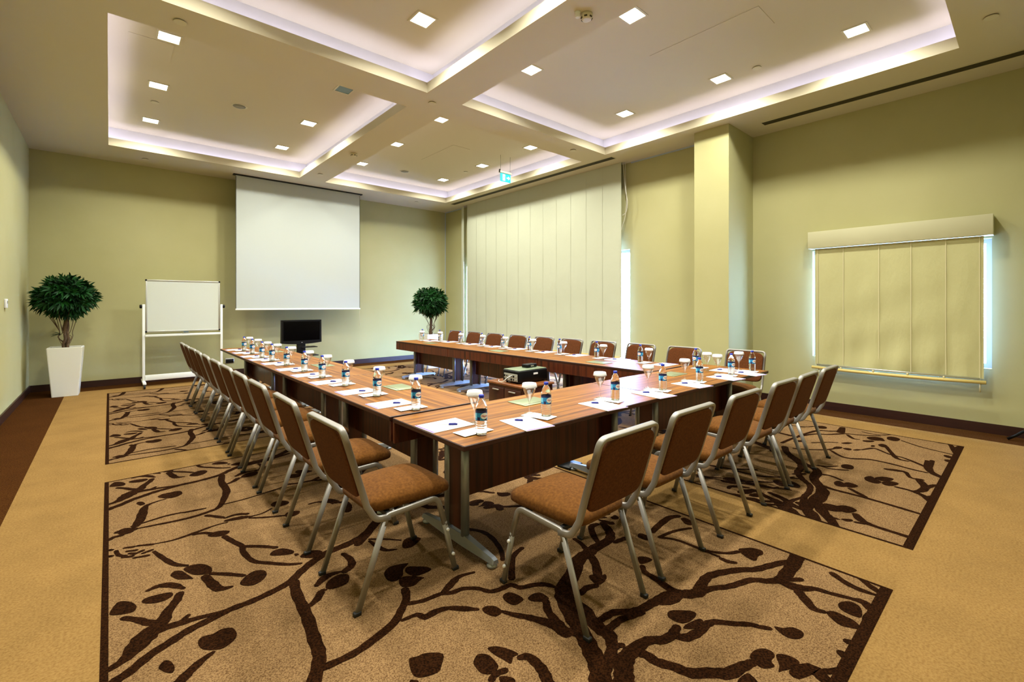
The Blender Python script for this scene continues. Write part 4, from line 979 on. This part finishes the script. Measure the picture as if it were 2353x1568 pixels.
# ------------------------------------------------------------------ potted trees
def tree(lab, x, y, rc, zc, seed, base, top, h=.79):
    r = random.Random(seed); t = thing('potted_tree', lab, 'potted plant', (x, y, 0), -.03)
    q = MB(); a, b_ = base/2, top/2
    def ringv(h_, s_): return [(-s_, -s_, h_), (s_, -s_, h_), (s_, s_, h_), (-s_, s_, h_)]
    bm_ = bmesh.new(); V = [[bm_.verts.new(p) for p in rr] for rr in (ringv(.003, a), ringv(h, b_), ringv(h, b_-.03), ringv(h-.06, b_-.034))]
    bm_.faces.new(V[0][::-1]); bm_.faces.new(V[3])
    for i in range(3):
        for k in range(4): bm_.faces.new((V[i][k], V[i][(k+1) % 4], V[i+1][(k+1) % 4], V[i+1][k]))
    ed = [e for e in bm_.edges if abs(e.verts[0].co.z-e.verts[1].co.z) > .3 or (e.verts[0].co.z > h-.01 and e.verts[1].co.z > h-.01)]
    bmesh.ops.bevel(bm_, geom=ed, offset=.008, segments=2, affect='EDGES'); q.bm(bm_); q.build('planter', M['planter'], t)
    q = MB(); q.box(-b_+.036, b_-.036, -b_+.036, b_-.036, h-.065, h-.05); q.build('soil', M['soil'], t)
    tr = MB(); z1 = zc-rc*.35
    for k in range(3):
        a0 = k*2.1+seed; pts = []
        for i in range(9):
            u = i/8; aa = a0+u*3.2; rad = .024*(1-.3*u); pts.append((rad*math.cos(aa)+.01*r.uniform(-1, 1), rad*math.sin(aa)+.01*r.uniform(-1, 1), h-.06+(z1-h+.06)*u))
        tr.tube(catmull(pts, False, 3), [.021-.007*i/24 for i in range(25)], 8)
    tr.build('trunk', M['bark'], t)
    tw = MB()
    for k in range(9):
        a0 = r.uniform(0, 2*PI); e = r.uniform(.35, .8)
        tw.tube(catmull([(.03*math.cos(a0), .03*math.sin(a0), h+.0+.1*k/9), (.10*math.cos(a0+.5), .10*math.sin(a0+.5), h+.16), (.08*math.cos(a0-.2), .08*math.sin(a0-.2), h+.26), (rc*e*math.cos(a0), rc*e*math.sin(a0), zc-rc*.45)], False, 4), .0045, 5)
    tw.build('bare_twigs', M['bark'], t)
    lf = MB()
    def leaf(p, d, up, L, W):
        d = d.normalized(); s_ = d.cross(up); s_ = s_.normalized() if s_.length > 1e-3 else d.orthogonal().normalized(); n_ = s_.cross(d); droop = -Vector((0, 0, 1))*L*.18
        A = [p, p+d*L*.35+s_*W/2+n_*W*.15, p+d*L*.35, p+d*L*.35-s_*W/2+n_*W*.15, p+d*L*.72+s_*W*.38+droop*.4+n_*W*.1, p+d*L*.72+droop*.4, p+d*L*.72-s_*W*.38+droop*.4+n_*W*.1, p+d*L+droop]
        lf.add(A, [(0, 1, 2), (0, 2, 3), (1, 4, 5, 2), (2, 5, 6, 3), (4, 7, 5), (5, 7, 6)], 0, True)
    N = 210; cen = Vector((0, 0, zc))
    for k in range(N):
        zz = 1-2*(k+.5)/N; aa = k*2.39996; rr = math.sqrt(1-zz*zz); n_ = Vector((rr*math.cos(aa), rr*math.sin(aa), zz)); rad = rc*r.uniform(.50, .84)
        if zz < -.5: rad *= .82
        p = cen+Vector((n_.x*rad, n_.y*rad, n_.z*rad*.95))
        for m in range(9):
            tilt = r.uniform(.35, 1.15); b1 = n_.orthogonal().normalized(); b2 = n_.cross(b1); ph = m*2.4+r.uniform(-.3, .3)
            d = n_*math.cos(tilt)+(b1*math.cos(ph)+b2*math.sin(ph))*math.sin(tilt); leaf(p, d, n_, rc*r.uniform(.30, .46), rc*r.uniform(.07, .10))
    if seed == 1:
        for k in range(9):
            d = Vector((-.7+r.uniform(-.5, .4), -.2+r.uniform(-.4, .4), r.uniform(-.2, .5))); leaf(Vector((-.06, -.03, h+.20)), d, Vector((0, 0, 1)), .13, .03)
    lf.build('foliage', M['leaf'], t)
tree('ball-shaped tree in a tall cream planter in the left corner by the whiteboard', -.53, 10.40, .385, 1.59, 1, .31, .42)
tree('ball-shaped tree in a cream planter behind the far end of the right tables', 5.66, 9.33, .39, 1.53, 2, .31, .42)

# ------------------------------------------------------------------ projector on its cart
t = thing('projector_cart', 'dark brown wooden projector cart standing between the table rows', 'cart', (3.94, 4.33, 0))
q = MB(); q.bbox(-.26, .26, -.32, .32, .07, .475, .004, 1); q.build('cabinet', M['cart'], t)
q = MB(); q.bbox(-.275, .275, -.335, .335, .476, .50, .004); q.build('top_board', M['carttop_lit'], t)
for y in (-.155, .155):
    q = MB(); q.bbox(-.272, -.26, y-.148, y+.148, .11, .44, .003); d = q.build('door', M['cart'], t)
    q = MB(); q.bbox(-.288, -.272, y-.06, y+.06, .405, .418, .003); q.build('handle', M['alu'], d)
for x in (-.22, .22):
    for y in (-.28, .28):
        q = MB(); q.lathe([(.01, -.014), (.031, -.012), (.031, .012), (.01, .014)], 16, axis='x'); o = q.build('caster', M['rubber'], t); o.location = (x, y, .034)
        q = MB(); q.cyl((x, y, .034), (x, y, .075), .012); q.build('caster_stem', M['steel'], t)
t = thing('projector', 'bulky black data projector standing on the dark brown cart', 'projector', (3.99, 4.29, .501))
q = MB(); q.bbox(-.25, .25, -.15, .15, .018, .158, .012, 3); q.build('body', M['black'], t)
q = MB(); q.bbox(-.24, .24, -.14, .14, .157, .168, .005); q.build('top_cover', M['projtop'], t)
q = MB(); q.bbox(-.2535, -.249, -.13, .12, .03, .12, .001, 1); cp = q.build('connector_panel', M['projgrey'], t)
for i in range(6):
    for j in range(2):
        q = MB(); q.cyl((-.2537, -.105+i*.042, .05+j*.04), (-.262, -.105+i*.042, .05+j*.04), .008 if (i+j) % 2 else .012, n=10); q.build('socket', M['black'] if i % 3 else M['alu'], cp)
q = MB(); q.bbox(.0, .075, -.1525, -.1495, .10, .122, .0008, 1); q.build('sticker', M['whitebtn'], t)
q = MB(); q.lathe([(.05, 0), (.055, .02), (.045, .05), (.04, .045)], 24, axis='y'); o = q.build('lens', M['black'], t); o.location = (.13, .13, .09); o.rotation_euler = (PI, 0, 0)
for x in (-.2, .2):
    for y in (-.12, .12):
        q = MB(); q.cyl((x, y, 0), (x, y, .02), .014); q.build('foot', M['rubber'], t)
t = thing('adapter_box', 'flat black adapter lying on top of the projector', 'adapter', (4.08, 4.31, .670), .1)
q = MB(); q.bbox(-.095, .095, -.05, .05, 0, .042, .008); q.build('case', M['black'], t)
q = MB(); q.bbox(-.03, .03, -.0515, -.05, .012, .028, .0004, 1); q.build('rating_label', M['fittgrey'], t)
q = MB(); q.tube(catmull([(3.735, 4.26, .60), (3.66, 4.25, .585), (3.63, 4.30, .535), (3.675, 4.42, .512), (3.72, 4.5, .509), (3.78, 4.56, .509)], False, 5), .004, 6); o = q.build('projector_cable', M['white']); tag(o, 'pale cable curling from the projector onto its cart', 'cable')
t = thing('floor_box', 'black open floor socket box on the carpet under the front tables', 'floor box', (3.17, 2.81, 0), .1)
q = MB(); q.bbox(-.1, .1, -.07, .07, .003, .02, .003); q.build('box', M['black'], t)
q = MB(); q.bbox(-.1, .1, -.004, .004, .02, .085, .002); o = q.build('lid', M['black'], t); o.location = (0, .064, 0)
t = thing('wall_outlet', 'dark double wall outlet low on the screen wall by the whiteboard', 'wall outlet', (1.89, WF, .30))
q = MB(); q.bbox(-.08, .08, -.014, 0, -.055, .055, .004); q.build('plate', M['alu'], t)
q = MB(); q.bbox(-.07, .07, -.022, -.014, -.045, .035, .004); q.build('sockets', M['black'], t)
t = thing('thermostat', 'small white thermostat on the left wall', 'thermostat', (WL, 8.74, 1.49))
q = MB(); q.bbox(0, .025, -.05, .05, -.06, .06, .006); q.build('case', M['whitebtn'], t)
q = MB(); q.bbox(.025, .027, -.03, .03, .0, .035, .0006, 1); q.build('display', M['fittgrey'], t)
t = thing('floor_stand', 'black stand with splayed feet against the right wall, cut off by frame edge', 'stand', (7.40, .03, 0))
for a in (1.9, 3.9, 5.2):
    q = MB(); q.strip([(0, 0, .16), (.12*math.cos(a), .12*math.sin(a), .055), (.155*math.cos(a)*1.15, .155*math.sin(a)*1.15, .016)], (-math.sin(a), math.cos(a), 0), .025, .02); q.build('foot', M['black'], t)
q = MB(); q.cyl((0, 0, .12), (0, 0, 1.1), .014); q.build('pole', M['black'], t)

# ------------------------------------------------------------------ daylight, camera, output look
wd = bpy.data.worlds.new('World'); C.world = wd; wd.use_nodes = True
bg = wd.node_tree.nodes['Background']; bg.inputs[0].default_value = (.28, .48, 1, 1); bg.inputs[1].default_value = 120
cam = bpy.data.cameras.new('Camera'); co = bpy.data.objects.new('Camera', cam); COL.objects.link(co)
yaw = math.radians(41.26272); co.location = (0, 0, H); co.rotation_euler = (PI/2, 0, -yaw)
cam.sensor_fit = 'HORIZONTAL'; cam.sensor_width = 36; cam.lens = 1054.4845/2353*36; cam.shift_y = -(784-699.64)/2353; cam.clip_start = .02; cam.clip_end = 100
C.camera = co
C.view_settings.view_transform = 'Standard'; C.view_settings.look = 'None'; C.view_settings.exposure = -0.18; C.view_settings.gamma = 1; C.view_settings.use_curve_mapping = False
cy = C.cycles; cy.use_denoising = True
try: cy.denoiser = 'OPENIMAGEDENOISE'
except Exception: pass
cy.max_bounces = 10; cy.diffuse_bounces = 2; cy.glossy_bounces = 4; cy.transmission_bounces = 8; cy.transparent_max_bounces = 12; cy.caustics_reflective = False; cy.caustics_refractive = False; cy.sample_clamp_indirect = 6; cy.use_light_tree = True
